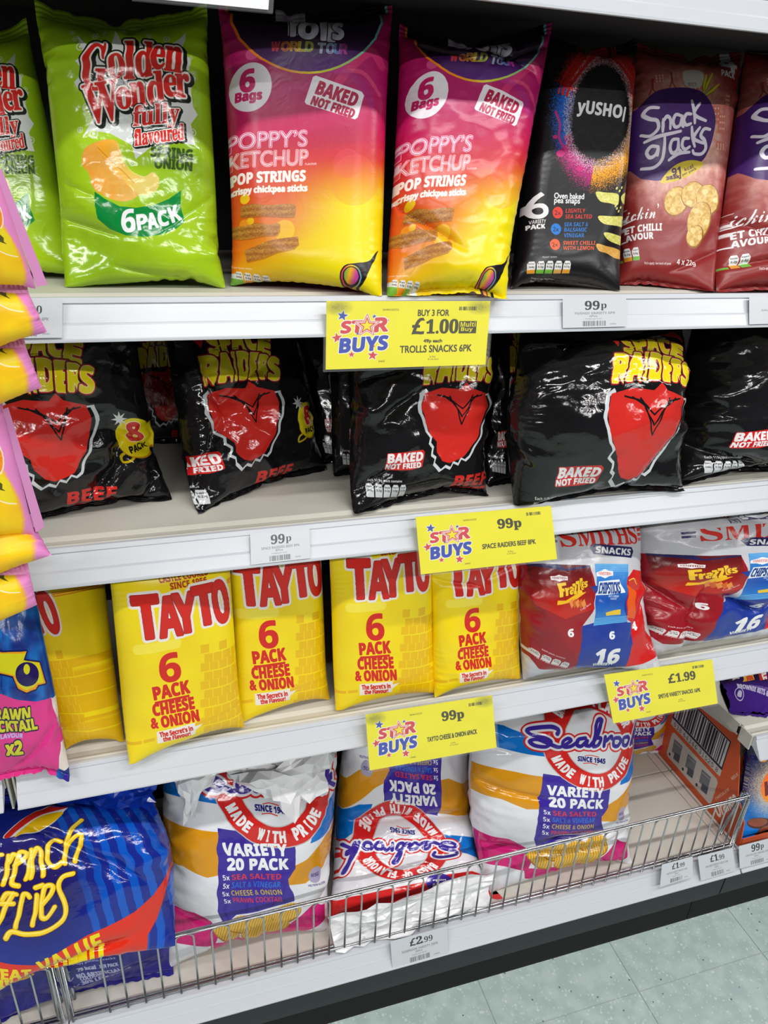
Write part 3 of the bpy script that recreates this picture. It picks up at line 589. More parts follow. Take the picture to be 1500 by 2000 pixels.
def art_brick_red():
    cv = Sheet(600, 1100, [(1254, 84), (1462, 104), (1398, 572), (1196, 555)], (150, 44, 42)); g = TP(cv, (1000, 0), 3.0)
    def bgc(x, y):
        X, Y = (x - 1000) * 3, y * 3; d = np.hypot((X - 960) / 330., (Y - 830) / 470.); n = NZ(X / 26., Y / 26.) * .5 + NZ(X / 9., Y / 9.) * .25
        t = np.clip(1.75 - d * 1.25 - n * .45, 0, 1); t = np.where(Y > 1330, t * np.clip(1 - (Y - 1330) / 40., 0, 1), t)
        return rgb((140, 40, 40)) * (1 - t[..., None]) + (rgb((222, 166, 146)) * (1 - NZ(X / 14., Y / 30.)[..., None] * .8) + rgb((244, 222, 208)) * NZ(X / 14., Y / 30.)[..., None] * .8) * t[..., None]
    cv.fill(bgc)
    for i, (x, y, w_, h_) in enumerate([(1140, 640, 60, 120), (1190, 690, 50, 130), (1000, 470, 90, 70), (1230, 560, 40, 90), (800, 420, 60, 60), (1180, 860, 70, 50)]):
        g.poly([(x, y), (x + w_, y + 6), (x + w_ - 8, y + h_), (x - 6, y + h_ - 8)], (190, 96, 78), op=.7)
        for k in range(3):
            for j in range(3): g.poly([(x + 8 + k * w_ / 3.4, y + 14 + j * h_ / 3.5), (x + 16 + k * w_ / 3.4, y + 14 + j * h_ / 3.5), (x + 16 + k * w_ / 3.4, y + 26 + j * h_ / 3.5), (x + 8 + k * w_ / 3.4, y + 26 + j * h_ / 3.5)], (232, 200, 184), op=.8)
    for x, y, r in [(790, 500, -10), (900, 470, 5)]:
        g.line([(x, y - 30), (x, y + 10)], 10, (150, 50, 44)); g.line([(x, y + 10), (x - 18, y + 50)], 6, (150, 50, 44)); g.line([(x, y + 10), (x + 16, y + 48)], 6, (150, 50, 44)); g.ell(x, y - 40, 8, 9, (150, 50, 44))
    g.poly([(975, 420), (1085, 430), (1075, 520), (985, 515)], (200, 196, 190), smooth=True, op=.9); g.text('RICE', 1022, 505, 52, 22, (140, 120, 110))
    for a, b in (((1085, 570), (1150, 440)), ((1100, 580), (1190, 510)), ((1090, 540), (1110, 450))):
        g.line([a, b], 26, (90, 120, 40), taper=[.5, 1, .3]); g.line([a, b], 16, (230, 200, 50), taper=[.3, 1, .5])
    g.poly([(735, 600), (800, 540), (900, 522), (1010, 528), (1090, 560), (1140, 620), (1170, 720), (1160, 820), (1130, 920), (1080, 990), (960, 1040), (840, 1085), (760, 1075), (700, 1040), (640, 900), (660, 700)], (66, 30, 104), smooth=True)
    L = (228, 222, 236); K = dict(taper=[.8, 1.1, 1, .8])
    for P in ([(818, 640), (770, 632), (742, 665), (770, 700), (808, 720), (812, 770), (770, 806), (728, 790)], [(838, 790), (842, 715)], [(838, 735), (862, 700), (884, 715), (884, 775)], [(955, 700), (920, 690), (902, 730), (915, 765), (945, 755), (958, 700)], [(958, 700), (956, 745), (968, 765)], [(1015, 690), (985, 690), (970, 725), (985, 755), (1015, 748)], [(1020, 608), (1035, 680), (1040, 745)], [(1072, 625), (1035, 690), (1108, 735)],
              [(815, 880), (775, 872), (752, 905), (768, 938), (800, 925), (815, 880)], [(815, 880), (812, 930)], [(742, 838), (800, 820), (870, 808), (952, 792)], [(850, 812), (850, 880), (838, 960), (790, 1002), (722, 1000)], [(938, 840), (900, 845), (885, 890), (900, 925), (930, 905), (938, 845)], [(938, 845), (940, 900), (955, 915)], [(1005, 838), (972, 840), (962, 880), (980, 905), (1010, 890)], [(1022, 770), (1030, 840), (1042, 890)], [(1072, 775), (1036, 838), (1098, 872)], [(1136, 790), (1100, 785), (1080, 825), (1104, 855), (1112, 905), (1085, 938), (1040, 935), (1030, 915)], [(880, 966), (940, 930), (1008, 924)]):
        g.line(P, 18, L, **K)
    g.poly([(830, 1100), (870, 1040), (930, 995), (1000, 975), (1060, 980), (1098, 1000), (1060, 1040), (980, 1080), (900, 1102)], (214, 190, 50), smooth=True)
    g.text('91', 926, 1038, 54, 44, (70, 30, 80), rot=-10, bold=1); g.text('kcal', 1005, 1020, 58, 24, (70, 30, 80), rot=-20); g.text('383kJ', 910, 1076, 92, 28, (70, 30, 80), rot=-6, bold=1); g.text('per pack', 1010, 1046, 96, 20, (70, 30, 80), rot=-22)
    ck = lambda x, y: mixc((196, 150, 66), (236, 206, 130), NZ(x / 3.5, y / 3.5))
    for x, y, rx, ry, r in [(930, 1225, 80, 95, 20), (1040, 1190, 80, 85, 0), (1140, 1220, 80, 95, -15), (1085, 1350, 82, 120, 12), (1060, 1440, 60, 70, 30)]:
        g.ell(x, y, rx, ry, (150, 96, 40), rot=r); g.ell(x - 3, y - 5, rx - 6, ry - 8, ck, rot=r)
        for k in range(7): g.ell(x + rx * .6 * math.cos(k * 2.1), y + ry * .6 * math.sin(k * 2.1), 18, 16, (240, 216, 150), op=.5)
    g.text('Kickin’', 690, 1272, 250, 92, WHITE, font='sc', rot=2); g.line([(560, 1316), (620, 1322), (680, 1308)], 7, WHITE)
    g.text('SWEET CHILLI', 683, 1372, 310, 44, WHITE, rot=1, bold=1); g.text('FLAVOUR', 680, 1424, 205, 40, WHITE, rot=1, bold=1)
    g.text('4', 1288, 340, 112, 150, WHITE, rot=4, bold=2); g.text('PACK', 1266, 434, 106, 42, WHITE, rot=6, bold=.6)
    g.text('4 x 22g', 1010, 1594, 135, 40, WHITE, rot=1); g.text('T&Cs apply. See back of pack', 816, 1596, 178, 18, WHITE, rot=3)
    g.pills(510, 1530, 190, 80, 4, low=[(220, 150, 40), (110, 180, 60)])
    return cv

def art_black_alien():
    cv = Sheet(900, 800, [(1040, 625), (1480, 618), (1450, 1010), (1000, 1040)], (20, 20, 22)); g = TP(cv, (1000, 580), 3.0)
    cv.fill(lambda x, y: mixc((17, 17, 19), (26, 25, 28), NZ(x / 30., y / 30.)))
    R_, Y_ = (206, 44, 38), (232, 214, 24)
    g.poly([(330, 150), (700, 140), (1120, 130), (1110, 250), (1060, 210), (1000, 190), (900, 195), (800, 190), (740, 225), (600, 260), (560, 350), (540, 300), (480, 240), (420, 215)], R_)
    for t, x, w_ in [('H', 580, 90), ('U', 700, 90), ('G', 830, 90), ('E', 950, 80)]: g.text(t, x, 185, w_, 70, (226, 226, 226), bold=2, outl=[(3, (20, 20, 22))], rot=3)
    # two title lines, letters swelling on an arch
    for ch, x, y, w_, h_, r in [('S', 650, 320, 95, 150, -6), ('P', 735, 310, 84, 140, -4), ('A', 830, 295, 100, 140, 0), ('C', 925, 302, 84, 130, 6), ('E', 1020, 340, 90, 130, 14)]:
        g.text(ch, x, y, w_, h_, Y_, bold=5, rot=r, shear=.15, outl=[(2, (250, 246, 190)), (7, (180, 36, 30)), (9, (20, 20, 22))], shadow=(-3, 8, 0))
    g.poly([(575, 400), (660, 355), (700, 330), (640, 350)], Y_)
    for ch, x, y, w_, h_, r in [('R', 570, 490, 105, 165, -3), ('A', 672, 478, 110, 165, -2), ('I', 752, 472, 34, 165, 0), ('D', 822, 470, 96, 165, 1), ('E', 915, 478, 80, 160, 3), ('R', 990, 485, 84, 150, 5), ('S', 1055, 498, 74, 150, 8)]:
        g.text(ch, x, y, w_, h_, Y_, bold=5, rot=r, shear=.15, outl=[(2, (250, 246, 190)), (7, (180, 36, 30)), (9, (20, 20, 22))], shadow=(-3, 8, 0))
    # a plain torn-edged red patch
    O = [(470, 640), (520, 610), (540, 640), (1010, 650), (1060, 645), (1072, 740), (1040, 800), (1000, 850), (960, 930), (900, 1010), (870, 1060), (835, 1085), (800, 1070), (770, 1110), (730, 1095), (700, 1135), (660, 1120), (610, 1148), (560, 1100), (575, 1060), (545, 1040), (555, 990), (520, 960), (535, 920), (500, 880), (480, 820), (452, 760), (458, 690)]
    g.poly(O, (205, 210, 214)); ctr = np.array([760, 850]); g.poly([tuple(ctr + (np.array(p) - ctr) * np.array([.915, .93])) for p in O], (20, 20, 22))
    g.poly([(505, 640), (640, 605), (790, 615), (840, 570), (880, 612), (1010, 645), (1020, 740), (975, 840), (930, 920), (860, 1010), (820, 1050), (770, 1070), (700, 1092), (640, 1075), (600, 1020), (590, 950), (540, 900), (500, 820), (480, 730)], R_)
    g.poly([(300, 1012), (478, 995), (494, 1012), (482, 1110), (400, 1130), (212, 1134), (200, 1120), (218, 1020)], R_)
    g.poly([(224, 1020), (478, 1002), (484, 1016), (474, 1104), (398, 1122), (216, 1126), (212, 1112)], (196, 30, 34))
    g.text('BAKED', 350, 1046, 262, 58, WHITE, rot=-3, bold=2.5, shear=.08, outl=[(3, (206, 30, 34))]); g.text('NOT FRIED', 340, 1103, 262, 36, WHITE, rot=-3, bold=1.5, shear=.08)
    for k in range(3): g.line([(600 + k * 50, 650 + k * 4), (700 + k * 25, 670 + k * 26), (800, 740 + k * 50), (890 - k * 15, 670 + k * 24), (970 - k * 40, 655)], 9, (20, 20, 22), sm=False)
    g.text('BEEF', 900, 1212, 300, 78, R_, rot=-2, bold=5, shear=.2); g.text('FLAVOUR COSMIC CORN SNACKS', 930, 1272, 300, 18, R_, rot=-2, bold=.6)
    g.line([(1195, 960), (1150, 985), (1135, 1020), (1180, 1015), (1230, 990)], 14, (216, 190, 20)); g.ell(1279, 880, 132, 134, (200, 140, 20)); g.ell(1275, 874, 128, 130, Y_); g.line([(1390, 810), (1420, 800), (1410, 840)], 16, Y_)
    g.text('8', 1272, 840, 92, 130, R_, bold=4, outl=[(3, (250, 240, 200))]); g.text('PACK', 1282, 948, 130, 38, (30, 26, 20), bold=1.5, rot=-4)
    g.star(1195, 745, 54, (226, 226, 226), n=8, inner=.4)
    g.text('Each 11.8g pack contains', 210, 1206, 240, 22, WHITE); g.pills(70, 1270, 300, 84, 5, col=(205, 208, 212))
    return cv

def art_yellow():
    cv = Sheet(600, 900, [(218, 1120), (450, 1075), (478, 1438), (252, 1500)], (240, 212, 14)); g = TP(cv, (0, 1080), 2.2727)
    cv.fill(lambda x, y: mixc((240, 208, 12), (246, 222, 22), NZ(x / 40., y / 40.)))
    R_ = (208, 34, 26)
    def brick(P, c):
        g.poly(P, c)
    for r in range(11):
        for k in range(5):
            x = 885 + k * 44 + (r % 2) * 18; y = 420 + r * 44 - k * 7
            if r < 1 and k % 2: continue
            if x > 1085: continue
            brick([(x, y), (x + 40, y - 6), (x + 41, y + 34), (x + 1, y + 40)], (232, 186, 12))
    for k in range(9):
        x = 560 + k * 60; y = 905 - k * 22; brick([(x, y), (x + 52, y - 18), (x + 52, y - 2), (x, y + 16)], (230, 182, 14))
    g.line([(590, 440), (680, 425), (770, 410)], 44, (248, 234, 110), op=.6)
    for t, P in (('CASTLE COOKED', (690, 925, 108)), ('SINCE 1956', (740, 918, 137))):
        g.text(t, (P[0] + P[1]) / 2, P[2], P[1] - P[0], 26, (176, 60, 20), rot=-9, bold=1)
    L = [('T', 632, 290, 118, 190, -8), ('A', 735, 285, 105, 180, -8), ('Y', 812, 268, 108, 180, -8), ('T', 905, 235, 105, 175, -9), ('O', 985, 225, 76, 190, -9)]
    for ch, x, y, w_, h_, r in L: g.text(ch, x, y, w_, h_, R_, rot=r, bold=6, outl=[(15, (238, 228, 226))])
    for ch, x, y, w_, h_, r in L: g.text(ch, x, y, w_, h_, R_, rot=r, bold=6, outl=[(1.6, (120, 20, 30))])
    g.text('®', 1030, 140, 22, 22, R_)
    g.text('6', 738, 523, 98, 136, R_, rot=-6, bold=3); g.text('PACK', 746, 632, 172, 62, R_, rot=-10, bold=3.5)
    g.poly([(668, 686), (832, 656), (832, 668), (668, 698)], R_)
    g.text('CHEESE', 757, 712, 196, 58, R_, rot=-9, bold=3); g.text('& ONION', 764, 776, 226, 54, R_, rot=-9, bold=3)
    g.poly([(678, 836), (858, 793), (860, 812), (898, 798), (864, 832), (862, 856), (684, 897)], (238, 228, 222))
    g.text('The Secret’s in', 770, 835, 158, 26, R_, rot=-11, bold=1); g.text('the Flavour!', 774, 862, 132, 24, R_, rot=-11, bold=1)
    return cv

def art_white_red_blue():      # the sixteen-pack
    cv = Sheet(720, 860, [(1016, 1022), (1258, 1000), (1306, 1326), (1028, 1348)], (196, 196, 202)); g = TP(cv, (1000, 980), 3.0)
    cv.fill(lambda x, y: mixc((188, 188, 196), (204, 204, 210), (np.sin(y * 2.2) > 0).astype(float)))
    NV, R_ = (38, 34, 88), (206, 44, 36)
    g.poly([(40, 440), (60, 395), (200, 400), (232, 425), (390, 405), (440, 540), (430, 640), (360, 740), (335, 1060), (130, 1060), (60, 980)], (150, 24, 36))
    g.poly([(60, 400), (390, 402), (432, 640), (240, 700), (90, 640)], lambda x, y: mixc((84, 16, 24), (190, 40, 30), (y - 1110) / 90.))
    g.poly([(60, 395), (200, 400), (232, 425), (390, 402), (390, 412), (232, 436), (60, 408)], NV)
    g.poly([(400, 520), (440, 560), (440, 720), (360, 742), (330, 1070), (700, 1040), (720, 880), (695, 722), (660, 720), (640, 480), (690, 430), (620, 480)], (30, 56, 150))
    g.poly([(690, 420), (780, 430), (800, 600), (830, 800), (960, 960), (960, 1010), (680, 1045), (718, 870), (695, 722), (655, 700), (640, 560), (620, 490)], (206, 30, 30))
    g.poly([(640, 500), (700, 540), (720, 700), (660, 690)], (226, 90, 30))
    g.poly([(418, 392), (645, 390), (648, 440), (630, 640), (662, 715), (430, 742), (436, 640), (446, 560)], lambda x, y: ramp((y - 1110) / 115., [(0, (84, 160, 220)), (.25, (50, 120, 200)), (.6, (30, 80, 170)), (1, (60, 140, 210))]))
    for i in range(5): g.line([(425, 395 + i * 9), (645, 394 + i * 9)], 2.5, (130, 190, 230), sm=False); g.line([(432, 735 - i * 9), (662, 712 - i * 8)], 2.5, (120, 190, 230), sm=False)
    g.poly([(432, 440), (460, 432), (490, 420), (520, 430), (545, 432), (545, 456), (520, 460), (490, 472), (460, 462), (432, 462)], (232, 232, 236)); g.text('≡SMITHS≡', 488, 446, 92, 18, R_, font='se')
    g.poly([(450, 490), (590, 476), (622, 546), (440, 570)], (226, 232, 240)); g.text('CHIPSTICKS', 522, 524, 140, 62, (30, 60, 130), rot=-3, bold=1.2, shear=.15)
    g.text('SALT & VINEGAR', 548, 568, 66, 12, WHITE); g.text('FLAVOUR', 552, 582, 40, 10, WHITE)
    g.poly([(505, 662), (560, 648), (606, 640), (606, 672), (560, 676), (512, 682)], (226, 190, 60))
    g.poly([(152, 468), (180, 466), (200, 458), (222, 466), (245, 466), (245, 488), (222, 488), (200, 496), (180, 490), (155, 490)], (230, 226, 226)); g.text('≡SMITHS≡', 200, 477, 78, 14, (120, 30, 30), font='se')
    for ch, x, y, w_, h_ in [('F', 218, 540, 44, 70), ('r', 246, 548, 28, 40), ('a', 270, 542, 30, 40), ('z', 294, 532, 28, 54), ('z', 318, 524, 28, 66), ('l', 338, 506, 14, 60), ('e', 352, 510, 26, 34), ('s', 370, 508, 22, 34)]:
        g.text(ch, x, y, w_, h_, (232, 190, 50), rot=-12, bold=2, outl=[(3, (120, 40, 20))])
    g.poly([(195, 598), (240, 596), (300, 560), (368, 548), (290, 600), (215, 618), (190, 622)], (232, 180, 40))
    for k in range(5): g.poly([(262 + k * 20, 600 + k * 2), (280 + k * 20, 585), (296 + k * 20, 616), (276 + k * 20, 640)], (206, 96, 40) if k % 2 else (226, 140, 70))
    g.text('Crispy Bacon', 372, 632, 82, 15, WHITE, rot=-28, font='rg')
    g.ell(700, 500, 44, 34, (190, 70, 60), op=.8); g.line([(660, 480), (700, 470), (720, 500)], 7, (230, 180, 60))
    for ch, x, w_ in [('S', 262, 84), ('M', 370, 110), ('I', 458, 50), ('T', 520, 84), ('H', 610, 92), ('S', 690, 66)]:
        g.text(ch, x, 238 - (x - 400) * .055, w_, 104, R_, font='se', rot=-2, bold=1.2)
    for k in range(3): g.poly([(732, 182 + k * 28), (792, 172 + k * 28), (796, 190 + k * 28), (734, 200 + k * 28)], R_); g.poly([(150, 205 + k * 28), (205, 200 + k * 28), (203, 216 + k * 28), (150, 222 + k * 28)], NV)
    g.poly([(380, 300), (405, 280), (668, 294), (684, 320), (668, 356), (408, 338)], NV); g.text('SNACKS', 540, 318, 240, 36, WHITE, rot=3, bold=1.5)
    g.text('SMITH®', 698, 154, 18, 16, R_)
    for t, x, y in (('6', 285, 782), ('6', 556, 798), ('4', 737, 760)): g.text(t, x, y, 36, 46, WHITE, bold=2)
    g.text('16', 540, 948, 160, 118, WHITE, bold=4, shear=.05); g.text('VARIETY', 524, 1012, 135, 26, WHITE, rot=-5, bold=1)
    g.pills(75, 950, 230, 44, 4, rot=16, col=(220, 214, 214)); g.text('Each pack contains', 200, 938, 130, 12, WHITE, rot=16); g.text('= as % of your reference intake', 190, 1010, 190, 12, WHITE, rot=16)
    g.poly([(800, 870), (960, 975), (962, 1010), (880, 990)], (214, 36, 44)); g.text('love', 862, 925, 50, 20, WHITE, rot=60, font='sc'); g.text('crisps', 895, 950, 60, 22, WHITE, rot=60, font='sc')
    # upper band only seen on the taller pack: portrait badge, signature and date
    return cv

def art_white_red_blue_tall():
    cv = Sheet(760, 900, [(1262, 1005), (1560, 970), (1540, 1255), (1258, 1296)], (196, 196, 202)); g = TP(cv, (1000, 980), 3.0)
    base = SMITH_
    # same sheet, raised: the lower artwork is copied from the first, the badge drawn above
    H0 = base.H; h = 720; src = base.a[int(H0 * .12):]
    yi = np.clip((np.linspace(0, src.shape[0] - 1, h)).astype(int), 0, src.shape[0] - 1); xi = np.clip(np.linspace(0, base.W * .93, cv.W).astype(int), 0, base.W - 1)
    cv.a[cv.H - h:] = src[yi][:, xi]
    cv.a[:cv.H - h] = base.a[2:3, 10:11]
    cv.fill_ = None
    u = Sheet(760, 900, [(0, 0), (760, 0), (760, 900), (0, 900)]); u.a = cv.a; NV = (38, 34, 88)
    cx, cy = 470, 90
    u.ell(cx, cy - 62, 20, 24, (226, 220, 216)); u.poly([(cx - 24, cy - 66), (cx - 18, cy - 96), (cx + 20, cy - 96), (cx + 24, cy - 66), (cx + 12, cy - 82), (cx - 12, cy - 82)], NV)
    u.line([(cx - 9, cy - 62), (cx - 4, cy - 62)], 3, NV); u.line([(cx + 4, cy - 62), (cx + 9, cy - 62)], 3, NV); u.line([(cx - 6, cy - 48), (cx + 6, cy - 48)], 3, NV)
    u.poly([(cx - 62, cy + 60), (cx - 52, cy - 14), (cx - 20, cy - 36), (cx + 20, cy - 36), (cx + 54, cy - 12), (cx + 64, cy + 62)], (226, 226, 230), outl=[(3, NV)])
    u.poly([(cx - 26, cy - 20), (cx + 26, cy - 20), (cx + 36, cy + 60), (cx - 36, cy + 60)], NV); u.poly([(cx - 6, cy - 36), (cx + 6, cy - 36), (cx + 4, cy - 6), (cx - 4, cy - 6)], NV)
    u.line([(cx - 60, cy + 40), (cx - 10, cy + 28), (cx + 44, cy + 44)], 18, (226, 226, 230), outl=[(2.5, NV)]); u.line([(cx + 60, cy + 36), (cx + 10, cy + 46), (cx - 40, cy + 36)], 18, (226, 226, 230), outl=[(2.5, NV)])
    u.text('Frank', cx - 170, cy, 150, 64, (200, 40, 50), font='sc', rot=6); u.text('Smith', cx + 165, cy - 20, 150, 64, (200, 40, 50), font='sc', rot=-4)
    u.text('EST', cx - 110, cy + 62, 60, 24, NV, font='se'); u.text('1920', cx + 120, cy + 44, 86, 26, NV, font='se')
    return cv

def art_stripe20():      # the twenty-pack
    cv = Sheet(860, 1200, [(960, 1270), (1284, 1228), (1245, 1745), (955, 1815)], (226, 226, 232)); g = TP(cv, (1000, 1360), 3.0)
    BL, GD, PU, PK, R_ = (10, 112, 200), (214, 146, 22), (60, 40, 150), (206, 30, 116), (208, 36, 34)
    g.poly([(-150, 290), (-60, 300), (40, 340), (140, 400), (160, 500), (60, 495), (-150, 485)], BL); g.poly([(640, 560), (760, 430), (830, 330), (900, 200), (900, 330), (800, 560), (700, 640), (620, 660)], BL)
    g.poly([(-150, 660), (0, 640), (130, 640), (130, 850), (60, 870), (-60, 850), (-150, 870)], GD); g.poly([(530, 790), (600, 750), (700, 660), (800, 560), (830, 680), (700, 830), (600, 890), (490, 890)], GD)
    g.poly([(-150, 1110), (-20, 1090), (70, 1120), (110, 1180), (80, 1250), (-150, 1270)], PK); g.poly([(60, 1240), (200, 1210), (350, 1190), (500, 1130), (640, 1020), (720, 1050), (720, 1130), (560, 1190), (380, 1230), (150, 1300), (60, 1290)], PK)
    g.poly([(130, 620), (540, 640), (540, 800), (500, 860), (530, 980), (400, 1010), (330, 1030), (210, 1060), (140, 1120), (105, 1050), (118, 860)], PU)
    cr = lambda x, y: mixc((200, 140, 30), (232, 196, 90), .5 + .5 * np.sin(x * 1.3 + y * .35 + 3 * NZ(x / 9., y / 9.)))
    for x, y, rx, ry, ro in ((150, 1165, 80, 52, 25), (250, 1110, 95, 55, -15), (370, 1090, 95, 60, -20), (490, 1050, 90, 58, -25), (430, 1130, 80, 42, -15), (310, 1165, 80, 40, -15)):
        g.ell(x, y + 5, rx, ry, (176, 116, 22), rot=ro); g.ell(x, y, rx - 3, ry - 4, cr, rot=ro)
    g.poly([(-150, 60), (-30, 130), (180, 100), (330, 40), (560, -10), (760, -60), (1000, -200), (1000, -500), (-250, -500)], R_); g.ell(215, 30, 92, 84, PU); g.text('NEW', 215, 5, 110, 40, WHITE, rot=-3, bold=2); g.text('recipe', 215, 55, 90, 30, WHITE, font='sc', bold=1)
    cx, cy = 430, 380; S_ = (190, 188, 186)
    g.ell(cx, cy, 318, 322, S_); g.ell(cx, cy, 312, 316, R_); g.ell(cx + 8, cy - 5, 186, 214, S_); g.ell(cx + 8, cy - 5, 180, 208, (222, 222, 228))
    L = [('BAGS OF FLAVOUR', 1, 0), ('MADE WITH PRIDE', -1, 0)]
    for ch, th in zip('BAGS OF FLAVOUR', np.linspace(-46, 62, 15)):
        if ch != ' ': a = math.radians(th); g.text(ch, cx + 262 * math.sin(a), cy - 268 * math.cos(a), 28, 62, WHITE, rot=th, bold=2)
    for ch, th in zip('MADE WITH PRIDE', np.linspace(-60, 62, 15)):
        if ch != ' ': a = math.radians(th); g.text(ch, cx + 256 * math.sin(a), cy + 262 * math.cos(a), 30 if ch != 'I' else 9, 60, WHITE, rot=-th, bold=2)
    g.text('SINCE 1945', 415, 500, 168, 32, (40, 36, 120), rot=2, bold=1); g.line([(375, 478), (410, 470), (460, 478)], 4, R_); g.line([(365, 528), (410, 522), (450, 530)], 4, R_)
    # the looping hand-lettered name, one pen line per letter, drawn three times: red rim, white rim, blue pen
    pen = [[(210, 330), (225, 300), (190, 282), (120, 290), (62, 310), (70, 345), (130, 360), (165, 390), (140, 425), (80, 425), (55, 395), (95, 378), (160, 405), (215, 425), (262, 400)], [(262, 400), (290, 375), (270, 360), (240, 385), (248, 420), (290, 415), (330, 380)], [(375, 352), (335, 365), (325, 400), (350, 410), (385, 370), (378, 400), (400, 405)], [(400, 405), (450, 330), (500, 230), (470, 240), (440, 320), (420, 400), (450, 395), (470, 350), (440, 345)], [(490, 400), (500, 340), (505, 365), (540, 335), (548, 350)], [(600, 345), (565, 350), (560, 395), (590, 400), (612, 365), (600, 345)], [(670, 340), (635, 348), (632, 392), (662, 395), (682, 358), (670, 340)], [(700, 395), (735, 300), (790, 160), (770, 200), (738, 330), (722, 390)], [(740, 330), (770, 300), (765, 320), (740, 340), (780, 370)]]
    for wd, c in ((64, R_), (46, (228, 226, 232)), (22, PU)):
        for P in pen: g.line(P, wd, c)
    g.text('VARIETY', 325, 715, 340, 60, WHITE, rot=-3, bold=2.5); g.text('20 PACK', 335, 788, 330, 56, WHITE, rot=-3, bold=2.5)
    for i, (t, c) in enumerate([('SEA SALTED', (216, 50, 60)), ('SALT & VINEGAR', (40, 110, 210)), ('CHEESE & ONION', (200, 170, 60)), ('PRAWN COCKTAIL', (214, 40, 80))]):
        g.text('5x', 160, 862 + i * 42, 36, 26, WHITE, rot=-3); g.text(t, 325, 852 + i * 40, 270, 28, c, rot=-3)
    g.ell(655, 850, 38, 44, (170, 160, 190)); g.text('MSG', 655, 850, 46, 20, (50, 40, 110))
    g.text('FREE FROM GLUTEN', 655, 905, 90, 12, (50, 40, 110))
    g.poly([(-150, 1270), (60, 1300), (380, 1240), (560, 1200), (720, 1140), (720, 1460), (-150, 1500)], (222, 222, 228))
    pass
    return cv

def art_blue_value():
    cv = Sheet(860, 860, [(-90, 1572), (300, 1532), (345, 1815), (-65, 1945)], (16, 52, 160)); g = TP(cv, (0, 1540), 4.1667)
    def bgc(x, y):
        s = (x * .95 + (y - 1700) * -.38); st = (np.sin(s / 4.6) > 0) & (s > 130); nv = np.exp(-(((x - 60) / 120.) ** 2 + ((y - 1740) / 100.) ** 2) ** 2)
        c = np.where(st[..., None], rgb((12, 84, 190)), rgb((22, 40, 140))); return c * (1 - nv[..., None]) + rgb((34, 24, 92)) * nv[..., None]
    cv.fill(bgc)
    g.poly([(-400, 1420), (-100, 1400), (340, 1400), (600, 1260), (850, 1130), (1120, 1000), (1250, 900), (1380, 720), (1330, 1100), (1260, 1220), (1000, 1330), (760, 1440), (560, 1500), (380, 1590), (200, 1700), (-400, 1760)], (222, 46, 24))
    g.text('VALUE', 640, 1330, 560, 150, (240, 214, 10), rot=-24, bold=2); g.text('PACK', 700, 1450, 560, 130, (240, 214, 10), rot=-22, bold=2)
    g.text('GREAT', 60, 1500, 500, 90, (240, 214, 10), rot=-3, bold=2); g.text('FAMILY', 30, 1600, 480, 90, (240, 214, 10), rot=-3, bold=2)
    g.poly([(50, 505), (130, 400), (260, 280), (400, 190), (560, 150), (600, 210), (560, 260), (480, 360), (340, 450), (220, 470), (120, 500)], (232, 228, 230), smooth=True)
    g.poly([(60, 500), (140, 400), (270, 275), (410, 195), (560, 165), (600, 215), (420, 262), (300, 330), (180, 430), (110, 500)], (206, 36, 26), smooth=True)
    g.poly([(150, 500), (220, 420), (320, 330), (430, 275), (560, 262), (470, 360), (340, 440), (230, 462)], (238, 190, 16), smooth=True)
    Y0, Y1 = (196, 140, 14), (240, 206, 40)
    pen = [[(-160, 700), (-70, 660), (50, 645)], [(-20, 660), (-40, 780), (-80, 890), (-110, 940)], [(-100, 775), (0, 750)], [(85, 850), (98, 720), (105, 650), (112, 700), (140, 640), (165, 640)], [(160, 720), (240, 660), (250, 620), (200, 620), (170, 700), (150, 830), (210, 850)], [(262, 800), (290, 650), (300, 600), (300, 790)], [(300, 660), (340, 580), (370, 600), (380, 700), (395, 770)], [(540, 520), (480, 510), (430, 570), (430, 670), (480, 710), (540, 670)], [(700, 335), (610, 430), (575, 560), (560, 680)], [(580, 560), (640, 480), (690, 460), (685, 540), (640, 660)],
           [(180, 910), (110, 910), (60, 960)], [(160, 905), (90, 1000), (40, 1120), (-10, 1240)], [(40, 990), (150, 980)], [(190, 1130), (200, 1040), (230, 920), (265, 900), (285, 920)], [(330, 1100), (345, 900)], [(345, 850), (400, 830)], [(390, 960), (460, 880), (480, 830), (420, 840), (385, 930), (390, 1030), (440, 1045), (490, 970)], [(625, 740), (550, 770), (525, 850), (570, 940), (590, 1020), (540, 1080), (420, 1140), (260, 1170), (150, 1165), (90, 1220)]]
    for P in pen: g.line(P, 52, (30, 20, 70)); 
    for P in pen: g.line(P, 44, Y0)
    for P in pen: g.line(P, 34, Y1)
    for P in pen: g.line([(x - 5, y - 4) for x, y in P], 9, (248, 228, 110))
    return cv

